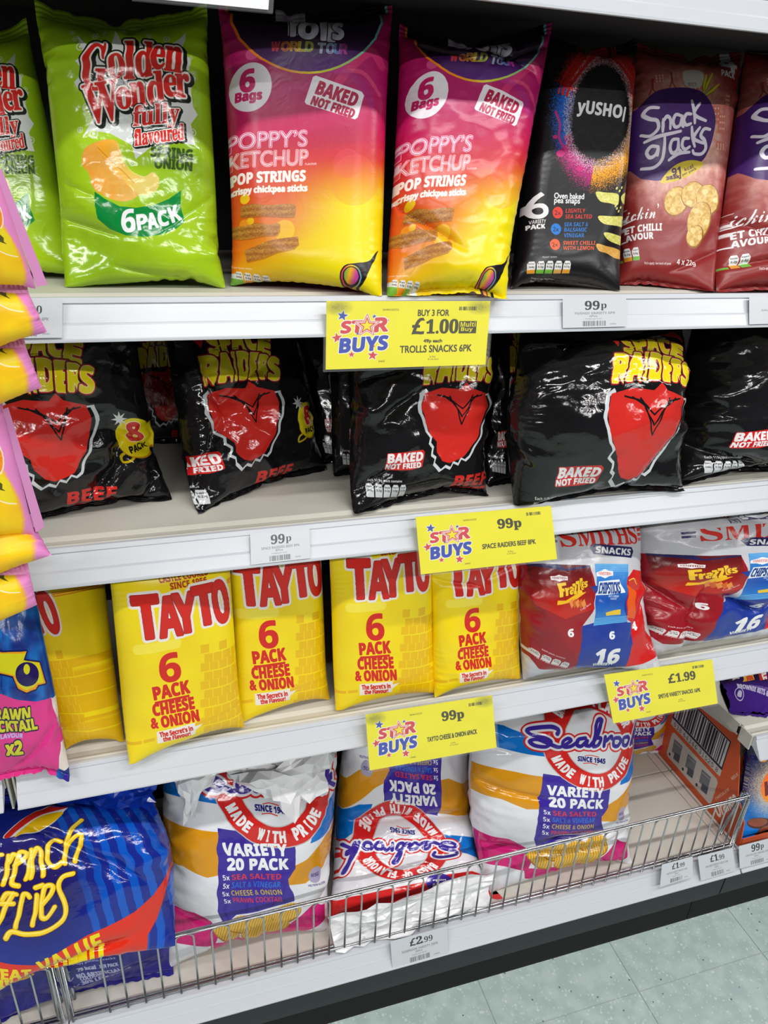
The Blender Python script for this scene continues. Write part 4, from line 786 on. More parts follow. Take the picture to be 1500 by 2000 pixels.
def art_blue_back():
    cv = Sheet(720, 520, [(-40, 1840), (340, 1770), (335, 1905), (-20, 2080)], (44, 40, 130)); g = TP(cv, (0, 1800), 5.0)
    cv.fill(lambda x, y: mixc((50, 44, 140), (34, 32, 120), (np.sin(x / 9. + y / 16.) > 0).astype(float) * .5 + .3 * NZ(x / 20., y / 20.)))
    WH = (190, 190, 226)
    for t, x, y, w_, h_ in [('79 kcal', 1090, 470, 170, 46), ('PER PACK', 1280, 420, 150, 34), ('NO ARTIFICIAL', 1190, 520, 380, 48), ('COLOURS', 1130, 575, 210, 42), ('30% LESS FAT**', 1240, 600, 420, 48)]: g.text(t, x, y, w_, h_, WH, rot=-16, bold=1)
    g.text('flavour crispy potato snacks', 1080, 400, 520, 30, WH, rot=-14)
    for k in range(3):
        x, y = 905 + k * 40, 530 + k * 80; g.line([(x - 22, y + 6), (x - 6, y + 22), (x + 30, y - 24)], 10, WH)
        g.line([(1010 + k * 20, 560 + k * 60 - 70), (1400, 430 + k * 60)], 3, WH)
    Y_ = (214, 160, 60)
    g.line([(260, 790), (330, 740), (420, 690), (520, 620)], 44, Y_); g.line([(-40, 690), (40, 700), (130, 650)], 60, Y_)
    return cv

def art_pink():
    cv = Sheet(560, 800, [(-110, 1200), (62, 1175), (133, 1500), (-90, 1515)], (26, 70, 160)); g = TP(cv, (0, 1180), 5.714)
    cv.fill(lambda x, y: mixc((20, 34, 110), (28, 110, 190), NZ(x / 12., y / 12.)))
    PK = (214, 52, 134)
    g.poly([(-700, 960), (0, 1000), (200, 1040), (400, 1060), (575, 1045), (620, 1200), (690, 1500), (690, 1770), (520, 1920), (400, 1990), (-700, 1960)], PK)
    g.poly([(575, 1045), (640, 1100), (720, 1500), (760, 1820), (690, 1770), (690, 1500), (620, 1200)], (226, 214, 206)); g.poly([(520, 1920), (740, 1810), (800, 1990), (500, 1990)], (52, 30, 140))
    # lettering band, plain looping shapes
    g.poly([(-700, 640), (0, 660), (150, 640), (300, 625), (260, 700), (450, 720), (520, 900), (430, 910), (400, 950), (290, 980), (190, 940), (130, 840), (-700, 800)], (226, 150, 20), outl=[(6, (20, 24, 80))])
    g.poly([(-700, 650), (0, 670), (150, 655), (290, 640), (260, 700), (440, 725), (500, 890), (420, 895), (380, 930), (290, 960), (200, 920), (150, 830), (-700, 780)], (206, 200, 30))
    g.ell(300, 820, 140, 105, (34, 20, 84)); g.ell(296, 775, 38, 44, (206, 200, 30))
    for t, x, y, w_, h_ in (('PRAWN', 80, 1180, 510, 110), ('COCKTAIL', 90, 1290, 640, 105)): g.text(t, x, y, w_, h_, (206, 200, 40), rot=-4, bold=3, outl=[(5, (34, 20, 60))])
    g.text('FLAVOUR', 95, 1388, 300, 44, (190, 170, 230), rot=-4, bold=1); g.text('x2', 148, 1512, 200, 140, (206, 200, 40), rot=-6, bold=4, outl=[(5, (34, 20, 60))])
    return cv

def art_pouch():
    cv = Sheet(420, 560, [(0, 0), (420, 0), (420, 560), (0, 560)], (246, 200, 14)); g = cv
    cv.fill(lambda x, y: mixc((250, 214, 20), (246, 184, 24), NZ(x / 60., y / 60.)))
    cv.comp(np.clip((np.mgrid[0:560, 0:420][1] - 352 + 30 * np.sin(np.mgrid[0:560, 0:420][0] / 90.)) / 26., 0, 1).astype(np.float32), 0, 0, (232, 140, 206))
    for cx, cy, rx, ry, c in ((250, 60, 110, 80, (214, 44, 40)), (120, 130, 120, 90, (240, 110, 30)), (280, 180, 96, 110, (240, 96, 28))):
        cv.ell(cx, cy, rx, ry, (248, 226, 200)); cv.ell(cx, cy, rx - 7, ry - 7, lambda x, y, c=c, cx=cx, cy=cy: mixc(c, (250, 170, 40), NZ(x / 6., y / 4.) * .5 + np.hypot(x - cx, y - cy) / 260.))
    cv.poly([(210, 250), (330, 262), (372, 300), (372, 395), (330, 385), (270, 350), (230, 300)], (238, 212, 34)); cv.line([(196, 240), (232, 300), (270, 352), (320, 384), (376, 398)], 6, (252, 232, 200))
    cv.poly([(300, 300), (318, 292), (334, 308), (328, 326), (342, 338), (320, 332), (304, 326), (290, 322), (308, 314)], (84, 84, 24))
    return cv

def art_orange_bar():
    cv = Sheet(360, 720, [(0, 0), (360, 0), (360, 720), (0, 720)], (20, 20, 70)); rng = np.random.default_rng(9)
    def bgc(x, y):
        d = np.hypot((x - 190) / 150., (y - 330) / 190.); n = rng.random(x.shape); c = ramp(y / 720., [(0, (20, 18, 62)), (.5, (30, 40, 110)), (.65, (14, 110, 200)), (1, (12, 120, 214))])
        return np.where(((n < np.clip(1.9 - d * 1.25, 0, 1) * .8) & (d > .8))[..., None], rgb((236, 206, 160)), c)
    cv.fill(bgc)
    cv.ell(190, 330, 124, 150, lambda x, y: mixc((240, 104, 20), (246, 160, 40), (x + y - 340) / 300.)); cv.poly([(160, 205), (200, 190), (225, 205), (215, 232), (170, 230)], (120, 130, 40), smooth=True)
    cv.text('bar', 190, 335, 190, 110, (110, 20, 30), rot=-9, bold=3)
    cv.text('Orange', 185, 105, 300, 84, (236, 150, 30), rot=-5, bold=3); cv.text('TERRY’S CHOCOLATE', 210, 45, 230, 22, WHITE, font='se', rot=-3)
    for x, y in ((90, 620), (200, 590), (300, 560), (160, 690), (270, 660)): cv.ell(x, y, 62, 48, (80, 34, 24)); cv.ell(x - 4, y - 6, 54, 38, (146, 74, 50))
    return cv

def art_carton():
    cv = Sheet(900, 500, [(0, 0), (900, 0), (900, 500), (0, 500)], (206, 84, 40))      # u: back -> front, v: top -> bottom
    rows = [(300, 40), (620, 40), (620, 250), (300, 250)]
    cv.poly([(190, 60), (640, 60), (640, 235), (190, 235)], (20, 24, 50)); cv.poly([(198, 68), (632, 68), (632, 222), (198, 222)], (205, 204, 204))
    cv.bars(415, 145, 400, 150, (24, 24, 40), n=34, seed=3); cv.poly([(190, 235), (640, 235), (640, 275), (190, 275)], (196, 192, 188)); cv.text('038 64346 31525 8', 415, 256, 400, 26, (40, 40, 50), font='mo')
    cv.poly([(235, 300), (625, 300), (640, 315), (640, 445), (625, 460), (235, 460), (220, 445), (220, 315)], (196, 190, 184))
    for k in range(3):
        x = 290 + k * 130; cv.poly([(x - 40, 330), (x + 36, 322), (x + 40, 400), (x - 34, 410)], (110, 114, 122)); cv.poly([(x - 10, 395), (x + 40, 385), (x + 44, 430), (x - 8, 438)], (70, 76, 90)); cv.ell(x - 44, 436, 9, 9, (30, 30, 40)); cv.line([(x - 30, 345), (x + 30, 338)], 3, (196, 190, 184))
    cv.text('Orange', 742, 380, 190, 84, (236, 228, 220), rot=-62, bold=2, shear=.1)
    cv.text('CHOCOLATE', 690, 345, 130, 14, (236, 200, 180), rot=-62); cv.text('MILK', 730, 200, 60, 16, (236, 200, 180), rot=-62)
    cv.text('Contains milk', 100, 380, 90, 14, (236, 180, 150), rot=-62); cv.star(60, 400, 18, (226, 140, 100), n=6)
    return cv

def art_purple():
    cv = Sheet(560, 320, [(0, 0), (560, 0), (560, 320), (0, 320)], (66, 34, 130))
    cv.fill(lambda x, y: mixc((26, 14, 44), (70, 36, 136), (y - 100) / 90.))
    for x, y, c, t, c2 in ((60, 60, (60, 40, 44), 'DAIRY MILK', (200, 190, 190)), (150, 70, (220, 170, 70), 'CRUNCHIE', (210, 70, 40)), (250, 60, (190, 50, 40), 'DOUBLE', (236, 226, 220)), (300, 70, (60, 34, 90), 'DECKER', (236, 226, 220)), (380, 60, (60, 34, 90), 'TWIRL', (230, 200, 50)), (470, 60, (60, 34, 90), 'FUDGE', (236, 226, 220))):
        cv.poly([(x - 36, y - 90), (x + 30, y - 90), (x + 44, y + 60), (x - 22, y + 76)], c); cv.text(t, x + 4, y, 130, 40, c2, rot=76, bold=2)
    cv.poly([(420, 0), (560, 0), (560, 70), (480, 50)], (214, 206, 220)); cv.text('NEW CHOCOLATEY', 230, 178, 130, 14, (150, 130, 200), rot=6)
    cv.text('BROWNIE BITS & DINKY DECKER', 285, 205, 400, 26, (206, 200, 226), rot=10, bold=.8)
    cv.ring(95, 215, 30, 34, 5, (206, 200, 226)); cv.poly([(80, 225), (95, 198), (112, 206), (104, 232)], (206, 200, 226), smooth=True)
    return cv

def star_buys(cv, s):
    """the red and blue promotional lettering; s scales from a 330-unit wide card"""
    WH = (240, 236, 230); R_, B_ = (206, 60, 66), (48, 70, 168); k = lambda v: v * s
    o = [(4.5, WH)]
    cv.star(k(31), k(30), k(11), B_, rot=-80, outl=[(3, WH)]); cv.star(k(21), k(75), k(11), R_, rot=-100, outl=[(3, WH)]); cv.star(k(93), k(32), k(5), B_, outl=[(2, WH)]); cv.star(k(120), k(40), k(3.2), B_, outl=[(2, WH)])
    cv.star(k(92), k(113), k(11), R_, rot=-84, outl=[(3, WH)]); cv.star(k(50), k(110), k(7), R_, outl=[(2, WH)])
    cv.text('ST', k(50), k(53), k(42), k(24), R_, bold=3, shear=.12, outl=o, rot=-2); cv.text('R', k(108), k(49), k(26), k(28), R_, bold=3, shear=.12, outl=o, rot=-3)
    cv.text('BUYS', k(74), k(89), k(94), k(29), B_, bold=3.5, shear=.12, outl=o, rot=-3)
    cv.star(k(79), k(51), k(23), WH, rot=-90, outl=[(3, R_), (6, WH)]); cv.star(k(79), k(51), k(19), R_, rot=-90); cv.star(k(79), k(51), k(13.5), (236, 220, 20), rot=-90)
    cv.star(k(61), k(67), k(3.6), B_); cv.star(k(94), k(94), k(2.6), R_)
def art_promo(price, line, top=None, each=None, multi=False, dusty=False):
    s = 2.4; cv = Sheet(792, 336, [(0, 0), (792, 0), (792, 336), (0, 336)], (232, 222, 16)); k = lambda v: v * s; D_ = (62, 58, 30)
    cv.fill(lambda x, y: mixc((230, 220, 14), (236, 226, 24), NZ(x / 90., y / 90.)))
    star_buys(cv, s)
    if dusty:
        for cx, cy in ((50, 30), (740, 30)): cv.comp((np.clip(1 - np.hypot((np.mgrid[0:336, 0:792][1] - cx) / 80., (np.mgrid[0:336, 0:792][0] - cy) / 44.), 0, 1) * np.random.default_rng(1).random((336, 792)) * 1.2).clip(0, .8).astype(np.float32), 0, 0, (90, 90, 60))
    cv.text('5018451322722', k(125), k(18), k(32), k(4), D_, font='rg', bold=1.0); cv.bars(k(284), k(16), k(38), k(8), D_, n=16, seed=7); cv.text('34443', k(110), k(126), k(13), k(4), D_, font='rg', bold=1.0)
    if multi:
        cv.text(top, k(212), k(25), k(64), k(13), D_, font='rg', bold=1.0); cv.text(price[0], k(182), k(53), k(24), k(34), D_, font='se', bold=2); cv.text(price[1:], k(232), k(54), k(66), k(30), D_, font='se', bold=2)
        cv.poly([(k(267), k(43)), (k(304), k(43)), (k(304), k(70)), (k(267), k(70))], D_); cv.text('Multi', k(286), k(50), k(32), k(11), (232, 222, 16)); cv.text('Buy', k(284), k(62), k(25), k(11), (232, 222, 16))
        cv.text(each, k(214), k(86), k(38), k(9), D_, font='rg', bold=1.0); cv.text(line, k(222), k(102), k(150), k(15), D_, font='rg', bold=1.0); cv.text('6 Pcs', k(215), k(119), k(12), k(4), D_, font='rg', bold=1.0); cv.text('8.17p Each', k(217), k(125), k(22), k(4), D_, font='rg', bold=1.0)
    else:
        if price[0] == '£': cv.text(price[0], k(196), k(40), k(20), k(27), D_, font='se', bold=2); cv.text(price[1:], k(240), k(40), k(60), k(26), D_, font='se', bold=2)
        else: cv.text(price, k(220), k(38), k(58), k(30), D_, font='se', bold=2)
        cv.text(line, k(214), k(88), k(132), k(12), D_, font='rg', bold=1.0); cv.text('6 Pcs', k(215), k(107), k(12), k(4), D_, font='rg', bold=1.0); cv.text('0.17p Each', k(217), k(113), k(22), k(4), D_, font='rg', bold=1.0)
    return cv
def art_price(price, line, pcs='6Pcs', dim=(52, 56, 60)):
    cv = Sheet(420, 260, [(0, 0), (420, 0), (420, 260), (0, 260)], (196, 200, 206)); g = (124, 126, 130)
    if price[0] == '£':
        a, b = price.split('.') if '.' in price else (price, ''); cv.text(a, 185, 60, 92, 72, dim, font='se', bold=1); cv.text('.' + b, 270, 68, 76, 54, dim, font='se')
    else: cv.text(price[:-1], 192, 62, 96, 80, dim, font='se', bold=1); cv.text('p', 268, 78, 38, 60, dim, font='se')
    cv.text(line, 210, 132, 270, 22, g); cv.text(pcs, 200, 158, 52, 18, g); cv.text('16.50p per Each', 200, 184, 110, 12, g); cv.bars(205, 225, 150, 46, (110, 112, 114), n=22, seed=len(line)); cv.text('34443', 330, 232, 40, 12, g)
    return cv
# ------------------------------------------------------------------ materials
WHITE_METAL = mat('white_powder_coat', (222, 224, 226), .38, noise=.05, nscale=6, bump=.05, bscale=300)
STRIP = mat('pale_plastic_strip', (200, 204, 211), .28, bump=.04, bscale=120)
CREAM = mat('cream_powder_coat', (206, 203, 192), .45, noise=.10, nscale=9, bump=.05)
DECK = mat('off_white_deck', (214, 208, 198), .4, noise=.10, nscale=7)
DARK_BACK = mat('back_panel_grey', (14, 14, 15), .7)
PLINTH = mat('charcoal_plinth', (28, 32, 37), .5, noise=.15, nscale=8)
UNDER_SHADE = mat('under_shelf_shade', (34, 34, 36), .7)  # dark grey standing in for the shade under the shelf boards
BLACK = mat('dark_gap', (12, 12, 13), .8)
WIRE = mat('chrome_wire', (190, 190, 192), .22, metal=1.0)
CLEAR = mat('clear_plastic', (235, 238, 240), .08, alpha=.06)
PAPER = mat('white_card', (236, 238, 240), .5)
# floor: speckled vinyl tiles
def terrazzo():
    m = bpy.data.materials.new('speckled_vinyl'); m.use_nodes = True; nt = m.node_tree; b = nt.nodes['Principled BSDF']; b.inputs['Roughness'].default_value = .42
    tc = nt.nodes.new('ShaderNodeTexCoord'); L = nt.links.new
    def vor(scale, lo, hi):
        v = nt.nodes.new('ShaderNodeTexVoronoi'); v.inputs['Scale'].default_value = scale; L(tc.outputs['Object'], v.inputs['Vector'])
        r = nt.nodes.new('ShaderNodeMapRange'); r.inputs[1].default_value = lo; r.inputs[2].default_value = hi; r.inputs[3].default_value = 1; r.inputs[4].default_value = 0
        L(v.outputs['Distance'], r.inputs[0]); return v, r
    def mix(a, col, f):
        x = nt.nodes.new('ShaderNodeMix'); x.data_type = 'RGBA'; L(f, x.inputs[0])
        if a is None: x.inputs[6].default_value = lin((170, 190, 187))
        else: L(a, x.inputs[6])
        x.inputs[7].default_value = lin(col); return x.outputs[2]
    n = nt.nodes.new('ShaderNodeTexNoise'); n.inputs['Scale'].default_value = 28; n.inputs['Detail'].default_value = 6; L(tc.outputs['Object'], n.inputs['Vector'])
    mr = nt.nodes.new('ShaderNodeMapRange'); mr.inputs[1].default_value = .42; mr.inputs[2].default_value = .62; L(n.outputs['Fac'], mr.inputs[0])
    c = mix(None, (184, 202, 198), mr.outputs[0])
    for sc_, lo, hi, col, thr in ((75, .16, .24, (204, 216, 208), .5), (130, .2, .28, (196, 212, 206), .45), (62, .10, .15, (96, 124, 128), .72), (45, .05, .075, (46, 60, 66), .8)):
        v, r = vor(sc_, lo, hi); s_ = nt.nodes.new('ShaderNodeSeparateColor'); L(v.outputs['Color'], s_.inputs[0])
        g = nt.nodes.new('ShaderNodeMath'); g.operation = 'GREATER_THAN'; g.inputs[1].default_value = thr; L(s_.outputs[0], g.inputs[0])
        mu = nt.nodes.new('ShaderNodeMath'); mu.operation = 'MULTIPLY'; L(g.outputs[0], mu.inputs[0]); L(r.outputs[0], mu.inputs[1]); c = mix(c, col, mu.outputs[0])
    L(c, b.inputs['Base Color']); return m
FLOOR = terrazzo(); JOINT = mat('tile_joint', (172, 182, 172), .6)

# ------------------------------------------------------------------ the setting
floor = box('floor', (-3.5, -4.0, -.03), (4.5, .6, -.0015), JOINT); tag(floor, kind='structure')
TS = .305
for i in range(-7, 9):
    for j in range(-6, 2):
        x0, y0 = 0.215 + i * TS, -.07 + j * TS
        box('tile', (x0 + .0009, y0 + .0009, -.0014), (x0 + TS - .0009, y0 + TS - .0009, 0.0), FLOOR, floor)
wall = box('wall_back', (-3.4, .400, 0.0), (4.4, .42, 2.3), DARK_BACK); tag(wall, kind='structure')

# ------------------------------------------------------------------ gondola: shelves, one per bay and level
XL, XR = -.207, 1.012          # the bay joints
def shelf(name, label, x0, x1, z, depth, y0=0.0, deck=CREAM, group='gondola shelves'):
    """z: top of the deck at its front edge. The price strip leans out towards its lower edge."""
    t = empty(name, ((x0 + x1) / 2, y0 + depth / 2, z)); tag(t, label, 'shelf', group)
    extrude_x('shelf_board', [(y0 + .004, z - .004), (y0 + .010, z - .0006), (y0 + .016, z - .003), (y0 + .024, z - .0035), (y0 + .030, z), (y0 + depth, z), (y0 + depth, z - .024), (y0 + .012, z - .026), (y0 + .004, z - .024)], x0, x1, deck, t)
    box('shade_panel', (x0 + .012, y0 + .031, z - .0268), (x1 - .012, y0 + depth, z - .0262), UNDER_SHADE, t)  # added sheet, its dark colour paints the shade beneath the board
    # strip: bright top bead, shallow channel, mid rib, lower bead
    extrude_x('price_strip', [(y0 + .003, z + .0012), (y0 - .0012, z + .0012), (y0 - .0036, z - .0035), (y0 - .0020, z - .0045), (y0 - .0120, z - .0205), (y0 - .0137, z - .0210), (y0 - .0142, z - .0225), (y0 - .0215, z - .0337), (y0 - .0240, z - .0344), (y0 - .0240, z - .0365), (y0 - .020, z - .0368), (y0 + .003, z - .022)], x0 + .001, x1 - .001, STRIP, t)
    for sx in (x0 + .006, x1 - .010):
        b = [(y0 + .03, z - .025), (y0 + depth, z - .025), (y0 + depth, z - .075), (y0 + .26, z - .07), (y0 + .06, z - .040)]
        extrude_x('bracket', b, sx, sx + .004, UNDER_SHADE if z > 1.5 else CREAM, t)  # topmost brackets take the painted shade colour instead of cream
    return t
Z_T, Z_A, Z_B, Z_C, Z_D = 1.660, 1.354, 1.087, .779, .290
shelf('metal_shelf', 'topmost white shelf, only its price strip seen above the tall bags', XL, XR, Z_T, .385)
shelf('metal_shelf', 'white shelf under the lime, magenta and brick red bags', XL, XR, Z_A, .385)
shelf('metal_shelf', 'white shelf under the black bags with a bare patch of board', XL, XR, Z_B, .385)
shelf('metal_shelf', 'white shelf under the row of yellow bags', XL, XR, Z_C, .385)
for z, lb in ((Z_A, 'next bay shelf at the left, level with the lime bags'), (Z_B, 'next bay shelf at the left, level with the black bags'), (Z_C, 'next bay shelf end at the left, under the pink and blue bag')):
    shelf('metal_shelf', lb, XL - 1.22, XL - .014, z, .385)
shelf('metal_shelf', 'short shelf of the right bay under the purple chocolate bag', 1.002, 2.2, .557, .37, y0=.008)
sh = [o for o in C.objects if o.name.startswith('metal_shelf')][-1]
box('end_cap', (.9985, .012, .524), (1.0015, .040, .556), CREAM, sh); box('side_flange', (.999, .045, .531), (1.002, .378, .5565), CREAM, sh); box('cap_hook', (.9990, .040, .535), (1.001, .047, .551), BLACK, sh)
def base_unit(x0, x1, label, joints):
    t = empty('base_shelf', ((x0 + x1) / 2, .2, 0)); tag(t, label, 'shelf', 'gondola base shelves')
    for k in range(len(joints) - 1):
        a, b = joints[k], joints[k + 1]; box('deck_panel', (a + .0008, -.004, Z_D - .018), (b - .0008, .195, Z_D), DECK, t, bevel=.0015); box('deck_panel', (a + .0008, .197, Z_D - .018), (b - .0008, .395, Z_D), DECK, t, bevel=.0015)
    y0 = -.020; z = Z_D - .002
    extrude_x('price_strip', [(y0 + .016, z + .001), (y0 - .0012, z + .0012), (y0 - .0036, z - .0035), (y0 - .0020, z - .0045), (y0 - .0120, z - .0205), (y0 - .0137, z - .0210), (y0 - .0142, z - .0225), (y0 - .0225, z - .0350), (y0 - .0250, z - .0357), (y0 - .0250, z - .0378), (y0 - .020, z - .0381), (y0 + .016, z - .030)], x0 + .001, x1 - .001, STRIP, t)
    extrude_x('plinth', [(-.034, Z_D - .040), (-.018, .235), (-.015, .152), (.012, .152), (.012, Z_D - .03), (-.034, Z_D - .03)], x0 + .0005, x1 - .0005, PLINTH, t)
    box('kick_recess', (x0, .038, 0.0), (x1, .050, .20), BLACK, t); box('plinth_floor', (x0, -.010, .146), (x1, .050, .1515), BLACK, t)
    return t
base_unit(XL - 1.22, XL, 'base shelf of the left bay below the dark blue bags', [XL - 1.22, XL - .6, XL])
base_unit(XL, 1.0195, 'base shelf with off-white deck behind the wire fence', [XL, .48, .9999, 1.0195])
base_unit(1.0215, 2.2, 'base shelf of the right bay under the orange carton', [1.0215, 1.6, 2.2])
for x in (XL - .008, 1.008):
    box('upright', (x - .004, .3865, .30), (x + .010, .3995, 2.1), CREAM)
for o in list(C.objects):
    if o.name.startswith('upright'): tag(o, 'slotted upright post behind the %s bay joint' % ('left' if o.name == 'upright' else 'right'), 'upright')
# white card holders seen between the two bays' shelf ends
t = empty('bay_gap_brackets', (XL - .007, .02, Z_C - .02)); tag(t, 'pair of thin cream bracket ends in the gap between two shelves', 'bracket')
for k in (0, 1): box('bracket_end', (XL - .0125 + k * .007, .004, Z_C - .060), (XL - .0100 + k * .007, .38, Z_C - .004), CREAM, t)

# ------------------------------------------------------------------ wire fences on the base shelf
def fence(x0, x1, n, label, y=-.012, h=.138, right_end=True):
    t = empty('wire_fence', ((x0 + x1) / 2, y, Z_D)); tag(t, label, 'fence', 'wire fences'); zt = Z_D + h; sp = (x1 - x0) / n
    tube('top_wire', [(x0, y, zt), (x1, y, zt)], .0021, WIRE, t); tube('bottom_wire', [(x0, y - .003, Z_D + .010), (x1, y - .003, Z_D + .010)], .0020, WIRE, t); tube('bottom_wire', [(x0, y + .006, Z_D + .005), (x1, y + .006, Z_D + .005)], .0020, WIRE, t)
    i = 0
    while i + 3 <= n + 2:
        a = x0 + i * sp; b = min(x0 + (i + 3) * sp, x1 - .002); r = .010; yy = y - .0042; P = [(a, yy, Z_D + .002), (a, yy, zt - r)]
        for k in range(1, 5): P.append((a + r - r * math.cos(k * PI / 8), yy, zt - r + r * math.sin(k * PI / 8)))
        for k in range(0, 5): P.append((b - r + r * math.sin(k * PI / 8), yy, zt - r + r * math.cos(k * PI / 8)))
        P.append((b, yy, Z_D + .002))
        if a < x1 - .01: tube('wire_loop', P, .0016, WIRE, t)
        i += 2
    for x in (x0, x1) if right_end else (x1,):
        for d in (0, .0055): tube('end_wire', [(x - d, y, Z_D + .002), (x - d, y, zt), (x - d, y + .012, zt), (x - d, y + .030, Z_D + .004)], .0024, WIRE, t, seg=8)
    return t
fence(-.200, 1.012, 46, 'long chrome wire fence in front of the big white and blue bags')
fence(-.80, -.214, 22, 'shorter chrome wire fence of the left bay by the dark blue bags')

# ------------------------------------------------------------------ films
def film(name, fn, rough=.2, bump=.25, spec=.5, coat=.0): return print_mat(name, fn(), rough, bump, coat, spec)
LIME = film('lime_film', art_lime, .14, .35); MAG = film('magenta_film', art_magenta, .3, .22); RINGF = film('black_ring_film', art_black_ring, .3, .2)
BRICK = film('brick_red_film', art_brick_red, .36, .22); ALIEN = film('black_film', art_black_alien, .10, .45); YEL = film('yellow_film', art_yellow, .3, .22)
SMITH_ = art_white_red_blue(); SM1 = print_mat('variety_film', SMITH_, .24, .35); SM2 = film('variety_film_tall', art_white_red_blue_tall, .24, .35)
SEA = film('stripe_film', art_stripe20, .13, .35); FRF = film('royal_blue_film', art_blue_value, .11, .4); FRB = film('royal_blue_back_film', art_blue_back, .25, .35)
PINKF = film('pink_film', art_pink, .2, .4); POUCHF = film('pouch_film', art_pouch, .4, .15, .35)
bk = lambda n, c, r=.25: mat(n, c, r, bump=.3, bscale=60)
B_LIME, B_MAG, B_BLK, B_RED, B_YEL, B_WHT, B_BLU, B_PNK, B_GRY = bk('lime_back', (142, 184, 30)), bk('magenta_back', (180, 30, 90)), bk('black_back', (20, 20, 22), .15), bk('red_back', (130, 38, 40), .35), bk('yellow_back', (226, 190, 14), .3), bk('white_back', (224, 222, 226), .25), bk('blue_back', (26, 34, 120), .2), bk('pink_back', (206, 50, 130), .25), bk('grey_back', (190, 190, 198), .3)
SILV = mat('silver_seal', (170, 170, 180), .2, metal=.8)

# ------------------------------------------------------------------ top row
ZA = Z_A + .0005
TOP = 'tall crisp multipacks on the upper shelf'
def two(TL, TR, BR, BL): return [(0, TL, TR), (1, BL, BR)]
bag('crisp_bag', 'lime green multipack bag half out of frame behind the hanging pouches', 'crisp bag', TOP, LIME, B_LIME, two((-0.2036, 0.1750, 1.5744), (-0.0872, 0.1750, 1.5854), (-0.0647, 0.1076, 1.3545), (-0.2013, 0.1312, 1.3545)), a=1.75, T=.17, seed=2, zmin=ZA, zmax=1.631, push=.35, seal=(True, False))
bag('crisp_bag', 'lime green multipack bag with red lettering, whole in view', 'crisp bag', TOP, LIME, B_LIME, two((-0.0768, 0.1150, 1.6011), (0.0859, 0.1150, 1.6127), (0.0828, 0.0495, 1.3545), (-0.0777, 0.0588, 1.3545)), a=1.65, T=.20, seed=1, seal=(True, False), zmin=ZA, zmax=1.631, creases=[(.02, .72, .4, .8, .03, .02), (.3, .9, .75, .98, .03, .02), (.98, .62, .55, .8, .02, .03), (.1, .6, .3, .66, .02, .02)], crum=0.09, crn=57)
bag('crisp_bag', 'magenta to yellow multipack bag, upright beside the lime one', 'crisp bag', TOP, MAG, B_MAG, two((0.0926, 0.1000, 1.6147), (0.2724, 0.0950, 1.6316), (0.2428, -0.0049, 1.3545), (0.0907, 0.0625, 1.3545)), a=1.75, T=.15, seed=11, vrange=(-.045, 1.03), seal=(True, False), zmin=ZA, zmax=1.631, lumpy=.3, press=.010)
bag('crisp_bag', 'magenta to yellow multipack bag with a shiny crumpled top, leaning beside the black one', 'crisp bag', TOP, MAG, B_MAG, two((0.2815, 0.0850, 1.6116), (0.4594, 0.0850, 1.6261), (0.3775, -0.0253, 1.3545), (0.2481, 0.0010, 1.3545)), a=1.95, T=.20, seed=12, zmin=ZA, zmax=1.631, creases=[(.02, .62, .55, .82, .07, .018), (.1, .05, .5, .16, .05, .02), (.55, .17, .98, .05, .06, .02), (.3, .02, .9, .2, .04, .02), (.72, .1, .78, .02, .05, .015)], crum=0.11, crn=52)
bag('crisp_bag', 'black multipack bag with a speckled rainbow ring', 'crisp bag', TOP, RINGF, B_BLK, two((0.4648, 0.1300, 1.6246), (0.5979, 0.1300, 1.6258), (0.5577, 0.0256, 1.3545), (0.4148, 0.0360, 1.3545)), a=1.95, T=.17, seed=21, seal=(True, False), zmin=ZA, zmax=1.631, creases=[(.2, .96, .9, .99, .04, .015)])
bag('crisp_bag', 'brick red multipack bag with a purple badge, whole in view', 'crisp bag', TOP, BRICK, B_RED, two((0.6068, 0.1500, 1.6284), (0.7693, 0.1500, 1.6297), (0.6867, 0.0151, 1.3545), (0.5804, 0.0708, 1.3545)), a=1.85, T=.17, seed=22, zmin=ZA, zmax=1.631, creases=[(.5, .93, .98, .82, .04, .02)], crum=0.04, crn=39)
bag('crisp_bag', 'brick red multipack bag cut off by the edge, last in the upper row', 'crisp bag', TOP, BRICK, B_RED, two((0.7621, 0.1400, 1.6350), (0.9356, 0.1200, 1.6394), (0.8751, 0.0025, 1.3545), (0.6899, 0.0077, 1.3545)), a=1.85, T=.18, seed=23, zmin=ZA, zmax=1.631, creases=[(.02, .7, .5, .8, .05, .02), (.05, .9, .5, .85, .05, .02)], crum=0.08, crn=39)

